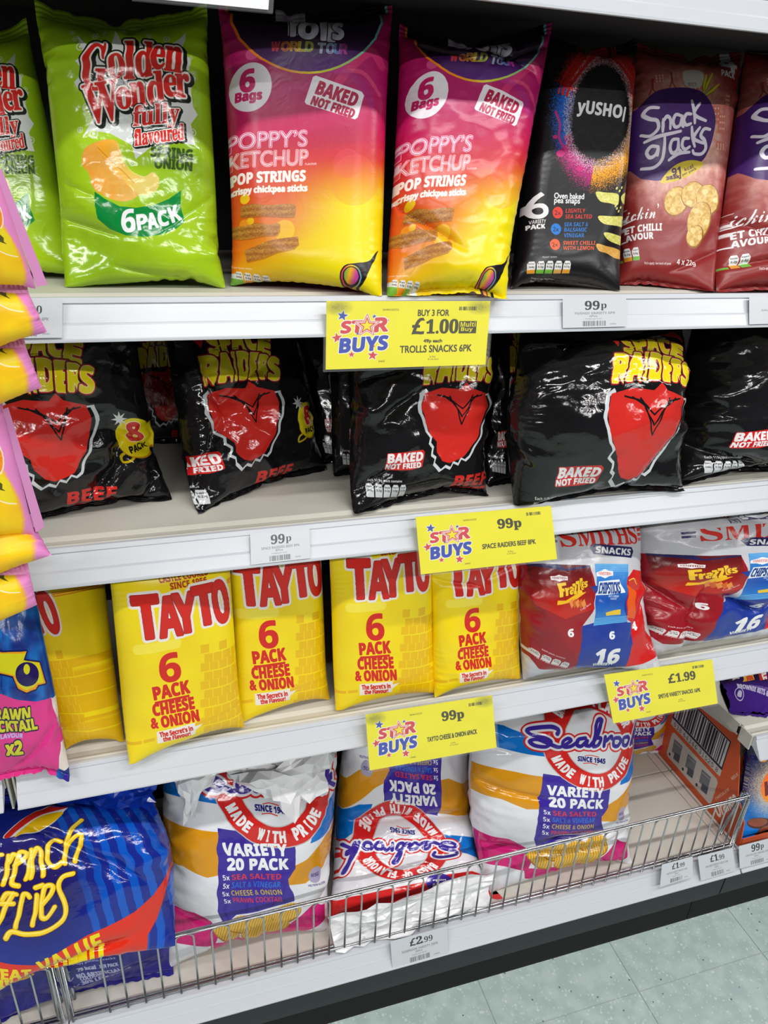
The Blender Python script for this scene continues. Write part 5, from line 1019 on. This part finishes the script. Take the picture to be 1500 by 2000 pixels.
# ------------------------------------------------------------------ second row: black bags
ZB = Z_B + .0005; BL_ = 'black crisp multipacks on the second shelf'; ZBx = Z_A - .0395
kw = dict(zmin=ZB, zmax=ZBx)
bag('crisp_bag', 'black multipack bag with a yellow round badge, behind the pouches', 'crisp bag', BL_, ALIEN, B_BLK, two((-0.2334, 0.0900, 1.3368), (-0.0129, 0.1200, 1.3229), (0.0111, 0.1049, 1.0875), (-0.2447, 0.0416, 1.0875)), a=1.12, T=.20, seed=31, creases=[(.72, .55, .98, .8, .06, .03), (.6, .9, .8, .6, .06, .03), (.85, .98, .95, .6, .05, .02)], crum=0.24, crn=52, **kw)
bag('crisp_bag', 'black multipack bag standing alone beside the bare shelf board', 'crisp bag', BL_, ALIEN, B_BLK, two((0.0260, 0.1500, 1.3168), (0.1927, 0.2000, 1.3018), (0.2244, 0.1613, 1.0875), (0.0367, 0.0589, 1.0875)), a=1.2, T=.20, seed=32, vrange=(-.02, 1.0), creases=[(.18, .05, .3, .55, .10, .03), (.3, .5, .02, .95, .08, .03), (.25, .5, .6, .3, .05, .03)], crum=0.21, crn=48, urange=(.18, 1.02), **kw)
bag('crisp_bag', 'black multipack bag deep in the dark behind the lone bag', 'crisp bag', BL_, ALIEN, B_BLK, two((-0.0697, 0.3000, 1.2829), (0.0920, 0.3000, 1.2795), (0.0972, 0.3006, 1.0875), (-0.0681, 0.2914, 1.0875)), a=1.15, T=.17, seed=33, crum=.10, fine=False, **kw)
bag('crisp_bag', 'black multipack bag pushed far back beside the price card', 'crisp bag', BL_, ALIEN, B_BLK, two((0.1882, 0.2700, 1.2856), (0.3198, 0.2700, 1.2825), (0.3250, 0.1676, 1.0875), (0.2213, 0.1871, 1.0875)), a=1.2, T=.17, seed=34, crum=.10, fine=False, **kw)
bag('crisp_bag', 'black multipack bag just behind the one with the white boxed slogan', 'crisp bag', BL_, ALIEN, B_BLK, two((0.2331, 0.2100, 1.2953), (0.3614, 0.2100, 1.2923), (0.3683, 0.1339, 1.0875), (0.2298, 0.1379, 1.0875)), a=1.2, T=.17, seed=35, crum=.12, fine=False, **kw)
bag('crisp_bag', 'black multipack bag under the wide yellow card, leaning right', 'crisp bag', BL_, ALIEN, B_BLK, two((0.2381, 0.0750, 1.3311), (0.4391, 0.1000, 1.3233), (0.4136, 0.0351, 1.0875), (0.2242, 0.0201, 1.0875)), a=1.2, T=.20, seed=36, creases=[(.02, .9, .3, .75, .05, .03), (.05, .35, .35, .3, .04, .03), (.2, .55, .45, .38, .04, .02)], crum=0.17, crn=44, urange=(-.03, .80), **kw)
bag('crisp_bag', 'black multipack bag squeezed between the two front ones', 'crisp bag', BL_, ALIEN, B_BLK, two((0.4425, 0.1800, 1.3070), (0.5643, 0.1800, 1.3043), (0.5229, 0.0626, 1.0875), (0.4278, 0.0668, 1.0875)), a=1.3, T=.2, seed=37, crum=0.18, crn=44, **kw)
bag('crisp_bag', 'black multipack bag bulging over the shelf edge, title in full view', 'crisp bag', BL_, ALIEN, B_BLK, [(0, (0.4568, 0.0450, 1.3124), (0.7158, 0.0600, 1.3050)), (.55, (0.4178, -0.0200, 1.2185), (0.6898, 0.0000, 1.2045)), (1, (0.4307, -0.0072, 1.0875), (0.6886, -0.0132, 1.0875))], a=1.02, T=.22, seed=38, creases=[(.02, .1, .35, .12, .06, .03), (.3, .02, .2, .25, .06, .03), (.98, .35, .6, .98, .03, .05)], crum=0.15, crn=48, zmin=ZB + .0014, zmax=ZBx, urange=(-.04, .84), vrange=(0, .92))
bag('crisp_bag', 'black multipack bag cut off by the edge, last of the black ones', 'crisp bag', BL_, ALIEN, B_BLK, two((0.7527, 0.0900, 1.3249), (1.0517, 0.0700, 1.3319), (1.0508, 0.0099, 1.0875), (0.7013, 0.0092, 1.0875)), a=1.15, T=.20, seed=39, creases=[(.02, .75, .4, .9, .06, .03), (.4, .95, .6, .8, .05, .02)], crum=0.18, crn=48, **kw)

# ------------------------------------------------------------------ third row
ZC = Z_C + .0005; ZCx = Z_B - .0395; kw = dict(zmin=ZC, zmax=ZCx); YG = 'yellow crisp multipacks on the third shelf'
bag('crisp_bag', 'yellow multipack bag turned sideways, furthest towards the pouches', 'crisp bag', YG, YEL, B_YEL, two((-0.1964, 0.0700, 1.0364), (-0.0819, 0.1300, 1.0149), (-0.0766, 0.0254, 0.7795), (-0.1475, 0.0243, 0.7795)), a=1.5, T=.24, seed=41, urange=(.55, 1.6), press=.02, waist=.06, depth=.68, vrange=(-.02, 1.07), seal=(True, False), lumpy=.2, **kw)
bag('crisp_bag', 'yellow multipack bag at the front, lowest and nearest of the four facing out', 'crisp bag', YG, YEL, B_YEL, two((-0.0652, 0.0100, 1.0518), (0.0749, 0.0400, 1.0506), (0.0768, 0.0106, 0.7795), (-0.0721, -0.0207, 0.7795)), a=1.5, T=.20, seed=42, press=.02, waist=.06, depth=.68, vrange=(-.02, 1.07), seal=(True, False), lumpy=.2, **kw)
bag('crisp_bag', 'yellow multipack bag second of the four facing out', 'crisp bag', YG, YEL, B_YEL, two((0.0743, 0.0550, 1.0551), (0.1966, 0.0700, 1.0514), (0.2036, 0.0395, 0.7795), (0.0734, 0.0218, 0.7795)), a=1.6, T=.22, seed=43, press=.02, waist=.06, depth=.68, vrange=(-.02, 1.07), seal=(True, False), lumpy=.2, urange=(.06, 1.0), **kw)
bag('crisp_bag', 'yellow multipack bag third of the four, under the hanging card', 'crisp bag', YG, YEL, B_YEL, two((0.2045, 0.0450, 1.0496), (0.3472, 0.0500, 1.0549), (0.3548, 0.0112, 0.7795), (0.2030, 0.0150, 0.7795)), a=1.6, T=.22, seed=44, press=.02, waist=.06, depth=.68, vrange=(-.02, 1.07), seal=(True, False), lumpy=.25, **kw)
bag('crisp_bag', 'yellow multipack bag with a dented face, next to the red and blue variety bag', 'crisp bag', YG, YEL, B_YEL, two((0.3446, 0.0450, 1.0266), (0.4865, 0.0500, 1.0344), (0.4993, 0.0170, 0.7795), (0.3539, 0.0045, 0.7795)), a=1.6, T=.24, seed=45, press=.02, waist=.06, depth=.68, vrange=(-.02, 1.07), seal=(True, False), lumpy=.3, creases=[(.0, .25, .5, .33, .05, .03), (.5, .3, 1, .2, .04, .03)], crum=0.08, crn=35, **kw)
bag('variety_bag', 'white, maroon and blue variety bag hanging over the shelf edge', 'crisp bag', 'sixteen-bag variety packs', SM1, B_GRY, [(0, (0.4876, 0.0600, 1.0392), (0.7031, 0.0750, 1.0287)), (.5, (0.4747, 0.0050, 0.9345), (0.6933, 0.0150, 0.9153)), (1, (0.4994, 0.0069, 0.7795), (0.7251, -0.0254, 0.7795))], a=1.15, T=.20, seed=51, seal=(True, False), vrange=(-.02, 1.08), creases=[(.98, .3, .7, .75, .05, .03), (.4, .42, .55, .52, .02, .02)], crum=0.11, crn=52, zmin=ZC, zmax=ZCx)
bag('variety_bag', 'taller white, maroon and blue variety bag with a portrait badge', 'crisp bag', 'sixteen-bag variety packs', SM2, B_GRY, [(0, (0.7114, 0.0850, 1.0233), (1.0165, 0.0850, 1.0273)), (.5, (0.6990, 0.0400, 0.9180), (1.0285, 0.0400, 0.9044)), (1, (0.7088, 0.0051, 0.7795), (1.0102, 0.0138, 0.7795))], a=1.0, T=.20, seed=52, seal=(True, False), vrange=(-.02, 1.1), creases=[(.25, .98, .35, .5, .06, .03), (.4, .6, .65, .75, .08, .02), (.65, .75, .85, .5, .06, .02), (.02, .5, .3, .7, .06, .03), (.3, .05, .6, .2, .04, .03)], crum=0.14, crn=48, **kw)
bag('maize_snack_bag', 'pink and blue snack bag below the yellow pouches', 'crisp bag', None, PINKF, B_PNK, [(0, (-0.2422, 0.0500, 1.0434), (-0.1572, 0.0600, 1.0406)), (.5, (-0.2498, 0.0000, 0.9393), (-0.1456, 0.0000, 0.9272)), (1, (-0.2738, -0.0024, 0.7795), (-0.1422, -0.0194, 0.7795))], a=1.35, T=.18, seed=61, creases=[(.5, .95, .95, .7, .05, .02)], crum=0.21, crn=57, zmin=ZC - .02, zmax=ZCx)

# ------------------------------------------------------------------ base shelf
ZD = Z_D + .0005; ZDx = Z_C - .0395; kw = dict(zmin=ZD, zmax=ZDx); SG = 'twenty-bag variety packs'
bag('large_variety_bag', 'big white and blue bag whose crumpled white top hangs over its badge', 'crisp bag', SG, SEA, B_WHT, [(0, (-0.0344, 0.1600, 0.6561), (0.2545, 0.1700, 0.6269)), (.4, (-0.0494, 0.0900, 0.5585), (0.2393, 0.0900, 0.5233)), (1, (-0.0558, 0.0176, 0.2905), (0.2108, 0.0292, 0.2905))], a=1.3, T=.20, seed=71, seal=(True, False), vrange=(.185, 1.03), crum=0.12, crn=57, creases=[(.02, .75, .3, .82, .03, .03), (.98, .7, .8, .85, .03, .02)], **kw)
bag('large_variety_bag', 'big white, red and blue bag upside down and slumped forward', 'crisp bag', SG, SEA, B_WHT, [(0, (0.5153, -0.0277, 0.2905), (0.2040, -0.0068, 0.2905)), (.20, (0.5062, 0.0160, 0.3346), (0.2126, 0.0260, 0.3546)), (.58, (0.5105, 0.1000, 0.3953), (0.2426, 0.1100, 0.4308)), (1, (0.5113, 0.1850, 0.5954), (0.2763, 0.1850, 0.5980))], a=1.25, T=.17, seed=72, push=1.0, vrange=(-.02, .95), crum=0.18, crn=66, creases=[(.02, .57, .98, .60, .10, .03), (.1, .1, .5, .14, .06, .03), (.5, .1, .95, .08, .06, .03)], **kw)
bag('large_variety_bag', 'big white, red and blue bag upright with its round badge in full view', 'crisp bag', SG, SEA, B_WHT, [(0, (0.5024, 0.1100, 0.6610), (0.8596, 0.1300, 0.6283)), (.55, (0.4730, 0.0350, 0.5172), (0.8312, 0.0600, 0.4343)), (1, (0.4986, 0.0121, 0.2905), (0.7957, -0.0031, 0.2905))], a=1.2, T=.19, seed=73, seal=(True, False), push=.8, vrange=(.19, 1.03), crum=0.09, crn=57, creases=[(.02, .80, .5, .84, .04, .015), (.4, .83, .9, .8, .04, .015), (.0, .5, .4, .56, .03, .02), (.35, .75, .75, .76, .06, .02)], **kw)
bag('large_variety_bag', 'big variety bag at the back beside the orange carton', 'crisp bag', SG, SEA, B_WHT, two((0.8089, 0.2700, 0.4977), (1.0269, 0.2700, 0.5028), (1.0582, 0.2395, 0.2905), (0.8618, 0.2509, 0.2905)), a=1.1, T=.2, seed=74, vrange=(.2, 1.0), crum=.06, fine=False, **kw)
bag('value_bag', 'big royal blue bag with yellow lettering and a red band', 'crisp bag', 'royal blue value packs', FRF, B_BLU, [(0, (-0.3051, 0.0750, 0.6863), (-0.0543, 0.0950, 0.6394)), (.5, (-0.3082, -0.0100, 0.6179), (-0.0253, 0.0200, 0.5655)), (1, (-0.3131, -0.0600, 0.4278), (-0.0398, -0.0360, 0.4365))], a=1.0, T=.22, seed=81, seal=(True, False), vrange=(-.05, 1.14), crum=0.14, crn=48, creases=[(.35, .25, .8, .62, .05, .02), (.2, .95, .75, .83, .06, .03), (.5, .12, .95, .05, .08, .04)], zmin=ZD, zmax=ZDx)
bag('value_bag', 'royal blue bag lying under the big one, white ticks on it', 'crisp bag', 'royal blue value packs', FRB, B_BLU, [(0, (-0.3207, 0.0350, 0.4573), (-0.0352, 0.0450, 0.4428)), (1, (-0.3188, 0.0112, 0.2905), (-0.0535, 0.0169, 0.2905))], a=.62, T=.16, seed=82, vrange=(0, 1.1), crum=0.18, crn=48, push=.7, zmin=ZD)
bag('value_bag', 'royal blue bag in the shadow behind the left bay shelf end', 'crisp bag', 'royal blue value packs', FRB, B_BLU, two((-0.3960, 0.2000, 0.5810), (-0.2045, 0.2000, 0.5628), (-0.2268, 0.1129, 0.2905), (-0.4427, 0.1454, 0.2905)), a=1.1, T=.17, seed=83, crum=.10, fine=False, **kw)

# gathered film: loose folded tops
def crumple_sheet(name, label, pts, matl, seed, amp=.016, n=15):
    """a loose sheet of film: 3x3 control points, broken into flat facets"""
    rng = np.random.default_rng(seed); G = np.array(pts, float).reshape(3, 3, 3); u = np.linspace(0, 1, n)
    U, V = np.meshgrid(u, u); j = .33 / n; U = U.copy(); V = V.copy(); U[:, 1:-1] += rng.uniform(-j, j, (n, n - 2)); V[1:-1] += rng.uniform(-j, j, (n - 2, n))
    BU = np.stack([(1 - U) ** 2, 2 * U * (1 - U), U ** 2], -1); BV = np.stack([(1 - V) ** 2, 2 * V * (1 - V), V ** 2], -1)
    S_ = np.einsum('ija,ijb,abk->ijk', BV, BU, G); gx = np.gradient(S_, axis=1); gy = np.gradient(S_, axis=0); N = np.cross(gy, gx); N /= np.linalg.norm(N, axis=-1, keepdims=True)
    S_ = S_ + N * (amp * (rng.random((n, n)) - .5 + .8 * smooth_noise(rng, n, n, 4)))[..., None]
    f = []
    for i in range(n - 1):
        for k in range(n - 1):
            a, b, c, d = i * n + k, (i + 1) * n + k, (i + 1) * n + k + 1, i * n + k + 1
            f += [(a, b, c), (a, c, d)] if rng.random() < .5 else [(a, b, d), (b, c, d)]
    o = mesh(name, S_.reshape(-1, 3), f, matl, None, smooth=False, uvs=np.c_[U.ravel(), 1 - V.ravel()])
    m = o.modifiers.new('film', 'SOLIDIFY'); m.thickness = .0006; m.offset = 0
    e = o.modifiers.new('creases', 'BEVEL'); e.width = .0012; e.segments = 2; e.limit_method = 'ANGLE'; e.angle_limit = .12
    return o
def adopt(o, parent):
    o.parent = parent; o.matrix_parent_inverse = Matrix.Translation(-parent.location); return o
lv = [o for o in C.objects if o.get('group') == SG]; vb = [o for o in C.objects if o.get('group') == 'royal blue value packs']
WHT_F = mat('white_film', (232, 231, 234), .22, bump=.35, bscale=70)
adopt(crumple_sheet('folded_top', None, [(0.0436, 0.1000, 0.6536), (0.1292, 0.0700, 0.6846), (0.2244, 0.1000, 0.6188), (0.0594, 0.0350, 0.6597), (0.1214, -0.0000, 0.7031), (0.2110, 0.0300, 0.6567), (0.0927, 0.0450, 0.6098), (0.1383, 0.0200, 0.5810), (0.1923, 0.0500, 0.5994)], WHT_F, 5, .016, 11), lv[0])
adopt(crumple_sheet('folded_flap', None, [(-0.0260, 0.0900, 0.6371), (0.0080, 0.0800, 0.6537), (0.0457, 0.0800, 0.6597), (-0.0163, 0.0600, 0.6391), (0.0089, 0.0400, 0.6578), (0.0351, 0.0500, 0.6560), (-0.0087, 0.0620, 0.5774), (-0.0045, 0.0580, 0.5784), (0.0066, 0.0600, 0.5965)], WHT_F, 9, .008, 8), lv[0])
adopt(crumple_sheet('gathered_top', None, [(-0.1789, 0.0900, 0.6365), (-0.1114, 0.0600, 0.6741), (-0.0416, 0.0800, 0.6561), (-0.1564, 0.0500, 0.6327), (-0.1011, 0.0200, 0.6690), (-0.0401, 0.0500, 0.6355), (-0.1469, 0.0550, 0.5730), (-0.1045, 0.0300, 0.5732), (-0.0677, 0.0600, 0.5859)], bk('royal_film', (16, 56, 170), .16), 12, .018, 14), vb[0])
adopt(crumple_sheet('crumpled_hem', None, [(0.1958, 0.0000, 0.3648), (0.3343, -0.0060, 0.3867), (0.5029, -0.0040, 0.3592), (0.2043, -0.0040, 0.3155), (0.3359, -0.0120, 0.3296), (0.4951, -0.0080, 0.3272), (0.2065, -0.0143, 0.2925), (0.2991, -0.0190, 0.2935), (0.4837, -0.0094, 0.2925)], WHT_F, 15, .011, 14), lv[1])

# ------------------------------------------------------------------ right bay: carton, bars, purple bag
cart = empty('display_carton', tuple(np.array((1.032, .10, Z_D)))); tag(cart, 'orange cardboard display carton with barcode, open at the front', 'carton')
CM = print_mat('carton_print', art_carton(), .5, 0); CARD = mat('orange_card', (200, 84, 40), .55); INN = mat('card_inside', (170, 150, 120), .7)
cx0, cy0, cy1, ct = 1.026, -.018, .300, .216
side = [(cy1, 0), (cy1, ct), (.060, ct), (.036, ct - .070), (.022, .100), (-.010, .058), (-.018, 0)]
v = [(cx0, y, Z_D + .0008 + z) for y, z in side] + [(cx0 + .0022, y, Z_D + .0008 + z) for y, z in side]; n = len(side)
fc = [tuple(range(n - 1, -1, -1)), tuple(range(n, 2 * n))] + [(i, (i + 1) % n, n + (i + 1) % n, n + i) for i in range(n)]
fc[0] = tuple(reversed(fc[0]))
uvs = [((cy1 - y) / (cy1 - cy0), z / ct) for y, z in side] * 2
mesh('side_panel', v, fc, CM, cart, uvs=uvs)
v2 = [(x + .17, y, z) for x, y, z in v]; mesh('side_panel', v2, fc, CARD, cart)
box('base_panel', (cx0 + .0022, cy0, Z_D + .0008), (cx0 + .17, cy1, Z_D + .003), INN, cart); box('back_panel', (cx0 + .0022, cy1 - .002, Z_D + .003), (cx0 + .17, cy1, Z_D + ct), INN, cart)
box('front_lip', (cx0 + .0022, cy0, Z_D + .003), (cx0 + .17, cy0 + .002, Z_D + .022), CARD, cart)
BARM = film('orange_bar_film', art_orange_bar, .22, .2); B_NAVY = bk('navy_back', (24, 24, 80))
for k, (dy, lab) in enumerate(((0, 'navy and blue chocolate bag with an orange disc, front of the carton'), (.06, 'chocolate bag behind the front one in the orange carton'))):
    bag('chocolate_bag', lab, 'chocolate bag', 'chocolate bags in the orange carton', BARM, B_NAVY, two((1.040, .048 + dy, .508), (1.150, .048 + dy, .508), (1.170, -.002 + dy, Z_D + .006), (1.032, -.002 + dy, Z_D + .006)), a=1.7, T=.14, seed=91 + k, push=.2, zmin=Z_D + .0045, fine=False, crum=.03)
PUR = film('purple_film', art_purple, .2, .3)
bag('chocolate_bag', 'purple chocolate bag on the short shelf by the frame edge', 'chocolate bag', None, PUR, B_BLK, [(0, (1.0846, 0.2100, 0.5671), (1.2606, 0.1600, 0.5989)), (.5, (1.0365, 0.1500, 0.5498), (1.2121, 0.0900, 0.5436)), (1, (1.0010, 0.0760, 0.5575), (1.0910, -0.0153, 0.5575))], a=.75, T=.2, seed=95, push=.4, zmin=.5575, zmax=.735, crum=.03)

# ------------------------------------------------------------------ hanging pouches on a clip strip
t = empty('clip_strip', (-0.1221, -0.1700, 1.3410)); tag(t, 'thin white plastic strip the yellow pouches hang from', 'clip strip')
tube('strip', [(-0.0887, -0.1500, 1.5860), (-0.1289, -0.1700, 1.3412), (-0.1672, -0.1900, 1.1075)], .004, PAPER, t)
pg = 'fruit sweet pouches on the clip strip'; B_POU = bk('pouch_back', (238, 190, 20), .4)
pl = [('yellow and pink fruit pouch, topmost of the hanging ones', (-0.1363, -0.1500, 1.4779), (-0.0953, -0.1400, 1.4697), (-0.0814, -0.1200, 1.3847), (-0.1459, -0.1600, 1.3859), .02),
      ('fruit pouch second from the top of the strip, corner tilted up', (-0.1591, -0.1300, 1.4012), (-0.0875, -0.1200, 1.3787), (-0.0790, -0.1200, 1.3482), (-0.1599, -0.1400, 1.3164), .0),
      ('fruit pouch third from the top with a square yellow corner', (-0.1708, -0.1200, 1.3540), (-0.0983, -0.1100, 1.3345), (-0.0906, -0.1100, 1.3006), (-0.1727, -0.1300, 1.2602), .0),
      ('tall fruit pouch below the square corner, white label on its edge', (-0.1898, -0.1000, 1.2997), (-0.1283, -0.0900, 1.2757), (-0.1190, -0.0900, 1.1535), (-0.1990, -0.1200, 1.1545), .0),
      ('fruit pouch second from the bottom with a wide pink edge', (-0.2176, -0.0700, 1.1960), (-0.1216, -0.0700, 1.1492), (-0.1075, -0.1000, 1.1325), (-0.2071, -0.1300, 1.1029), .0),
      ('fruit pouch at the bottom of the strip above the pink bag', (-0.2217, -0.1000, 1.1436), (-0.1310, -0.0900, 1.1088), (-0.1291, -0.0900, 1.0744), (-0.2164, -0.1200, 1.0433), .0)]

PINK_EDGE = mat('pink_gusset', (226, 150, 208), .4); LABEL = mat('white_sticker', (226, 222, 222), .5)
for k, (lab, TL, TR, BR, BL, dz) in enumerate(pl):
    o = bag('fruit_pouch', lab, 'sweet pouch', pg, POUCHF, B_POU, two(TL, TR, BR, BL), a=1.15 if k in (0, 3) else .8, T=.13, vrange=(0, 1.0) if k in (0, 3) else (.52, 1.0), waist=0.0, seed=101 + k % 3, push=.1, lumpy=.3, press=.016, seal=(True, False), sealmat=PINK_EDGE)
    if k in (0, 3):      # the pink side gusset
        a, b = np.array(TR), np.array(BR); d = np.array([.007, .010, 0])
        mesh('side_gusset', [a, b, b + d, a + d * .6], [(0, 1, 2, 3)], PINK_EDGE, o)
    if k == 3:
        a = np.array(TR) * .75 + np.array(BR) * .25 + np.array([-.004, -.006, 0]); b = np.array(TR) * .55 + np.array(BR) * .45 + np.array([-.004, -.006, 0]); mesh('sticker', [a + (-.03, 0, .004), a, b, b + (-.03, 0, -.006)], [(0, 3, 2, 1)], LABEL, o)

# ------------------------------------------------------------------ cards and tickets
def card(name, label, cat, grp, quad, m, thick=.0008, sleeve=True, hook=False):
    TL, TR, BR, BL = [np.array(q, float) for q in quad]; c = (TL + TR + BR + BL) / 4; n = np.cross(BL - TL, TR - TL); n /= np.linalg.norm(n)
    t = empty(name, tuple(c)); tag(t, label, cat, grp)
    f = [TL, TR, BR, BL]; b = [q - n * thick for q in f]
    mesh('printed_card', f + b, [(0, 3, 2, 1), (4, 5, 6, 7), (0, 1, 5, 4), (1, 2, 6, 5), (2, 3, 7, 6), (3, 0, 4, 7)], m, t, uvs=[(0, 1), (1, 1), (1, 0), (0, 0)] * 2)
    if sleeve:
        ex = (TR - TL) / np.linalg.norm(TR - TL); ey = (BL - TL) / np.linalg.norm(BL - TL); g = .0025
        q = [TL - ex * g - ey * g * 1.4, TR + ex * g * 1.6 - ey * g * 1.4, BR + ex * g * 1.6 + ey * g, BL - ex * g + ey * g]; fr = [p + n * .0012 for p in q]; bb = [p - n * .0022 for p in q]
        mesh('clear_sleeve', fr + bb, [(0, 3, 2, 1), (4, 5, 6, 7)], CLEAR, t)
        w_ = ey * .0022; mesh('sleeve_rim', [fr[0], fr[1], fr[1] + w_, fr[0] + w_], [(0, 3, 2, 1)], CLEAR, t)
    return t
promo = [('wide yellow promotion card for the magenta bags, three for a pound', ((0.1777, -0.0200, 1.3535), (0.3618, -0.0200, 1.3520), (0.3571, -0.0340, 1.2851), (0.1742, -0.0340, 1.2857)), print_mat('promo_card_multi', art_promo('£1.00', 'TROLLS SNACKS 6PK', 'BUY 3 FOR', '49p each', True, True), .35, 0)),
         ('yellow promotion card under the black bag that overhangs', ((0.2923, -0.0200, 1.0944), (0.4781, -0.0200, 1.0919), (0.4874, -0.0400, 1.0227), (0.2968, -0.0400, 1.0241)), print_mat('promo_card_black', art_promo('99p', 'SPACE RAIDERS BEEF 8PK'), .35, 0)),
         ('yellow promotion card with smudged corners, under the yellow bags', ((0.2386, -0.0220, 0.7978), (0.4293, -0.0220, 0.7934), (0.4375, -0.0420, 0.7104), (0.2419, -0.0420, 0.7138)), print_mat('promo_card_yellow', art_promo('99p', 'TAYTO CHEESE & ONION 6PACK', dusty=True), .35, 0)),
         ('yellow promotion card under the red and blue variety bag', ((0.6154, -0.0220, 0.7954), (0.8151, -0.0220, 0.7886), (0.8319, -0.0420, 0.7121), (0.6358, -0.0420, 0.7130)), print_mat('promo_card_variety', art_promo('£1.99', 'SMITHS VARIETY SNACKS 16PK'), .35, 0))]
for lab, q, m in promo: card('promotion_card', lab, 'price card', 'yellow promotion cards', q, m)
pr = [('pale ticket under the black bag with the rainbow ring', ((0.4589, -0.0055, 1.3509), (0.5435, -0.0055, 1.3515), (0.5390, -0.0222, 1.3215), (0.4545, -0.0222, 1.3212)), art_price('99p', 'YUSHOI VARIETY 6PK')),
      ('pale ticket cut off by the edge under the brick red bags', ((0.7218, -0.0055, 1.3516), (0.8253, -0.0055, 1.3522), (0.8201, -0.0222, 1.3218), (0.7170, -0.0222, 1.3209)), art_price('99p', 'SNACK A JACKS 4PK')),
      ('pale ticket under the half-hidden lime bag', ((-0.1415, -0.0055, 1.3543), (-0.0749, -0.0055, 1.3542), (-0.0780, -0.0222, 1.3218), (-0.1444, -0.0222, 1.3223)), art_price('£1.00', 'GOLDEN WONDER ON 6PK')),
      ('pale ticket on the second strip below the bare board', ((0.0924, -0.0055, 1.0848), (0.1630, -0.0055, 1.0854), (0.1607, -0.0222, 1.0542), (0.0903, -0.0222, 1.0538)), art_price('99p', 'SPACE RAIDERS BEEF 8PK', '8Pcs')),
      ('pale ticket at the middle of the lowest strip', ((0.2980, -0.0270, 0.3013), (0.3996, -0.0270, 0.3025), (0.4017, -0.0425, 0.2529), (0.2993, -0.0425, 0.2505)), art_price('£2.99', 'SEABROOK VARIETY 20PK', '20Pcs')),
      ('tilted pale ticket on the lowest strip, second from the bay joint', ((0.8331, -0.0260, 0.3145), (0.9020, -0.0260, 0.3149), (0.8988, -0.0425, 0.2794), (0.8262, -0.0425, 0.2754)), art_price('£1.99', 'SMITHS VARIETY SNACKS 16PK', '16Pcs')),
      ('pale ticket on the lowest strip right beside the bay joint', ((0.9147, -0.0260, 0.3108), (0.9962, -0.0260, 0.3095), (1.0040, -0.0425, 0.2620), (0.9229, -0.0425, 0.2599)), art_price('£1.99', 'WALKERS FRENCH FRIES 12PK', '12Pcs')),
      ('pale ticket of the right bay below the orange carton', ((1.0108, -0.0260, 0.3092), (1.0978, -0.0260, 0.3085), (1.1006, -0.0425, 0.2630), (1.0128, -0.0425, 0.2649)), art_price('99p', 'CHOCOLATE ORANGE BAR'))]
for k, (lab, q, cv) in enumerate(pr):
    q = [tuple(np.array(p) + np.array([0, -.0012, .0004])) for p in q]
    card('price_ticket', lab, 'price ticket', 'pale price tickets', q, print_mat('ticket_print', cv, .3, 0), thick=.0003, sleeve=False)
card('ticket_holder', 'blank white card hanging from the topmost strip', 'price card', None, ((0.0147, -0.0340, 1.6150), (0.1232, -0.0340, 1.6171), (0.1207, -0.0360, 1.5970), (0.0137, -0.0360, 1.5963)), PAPER)
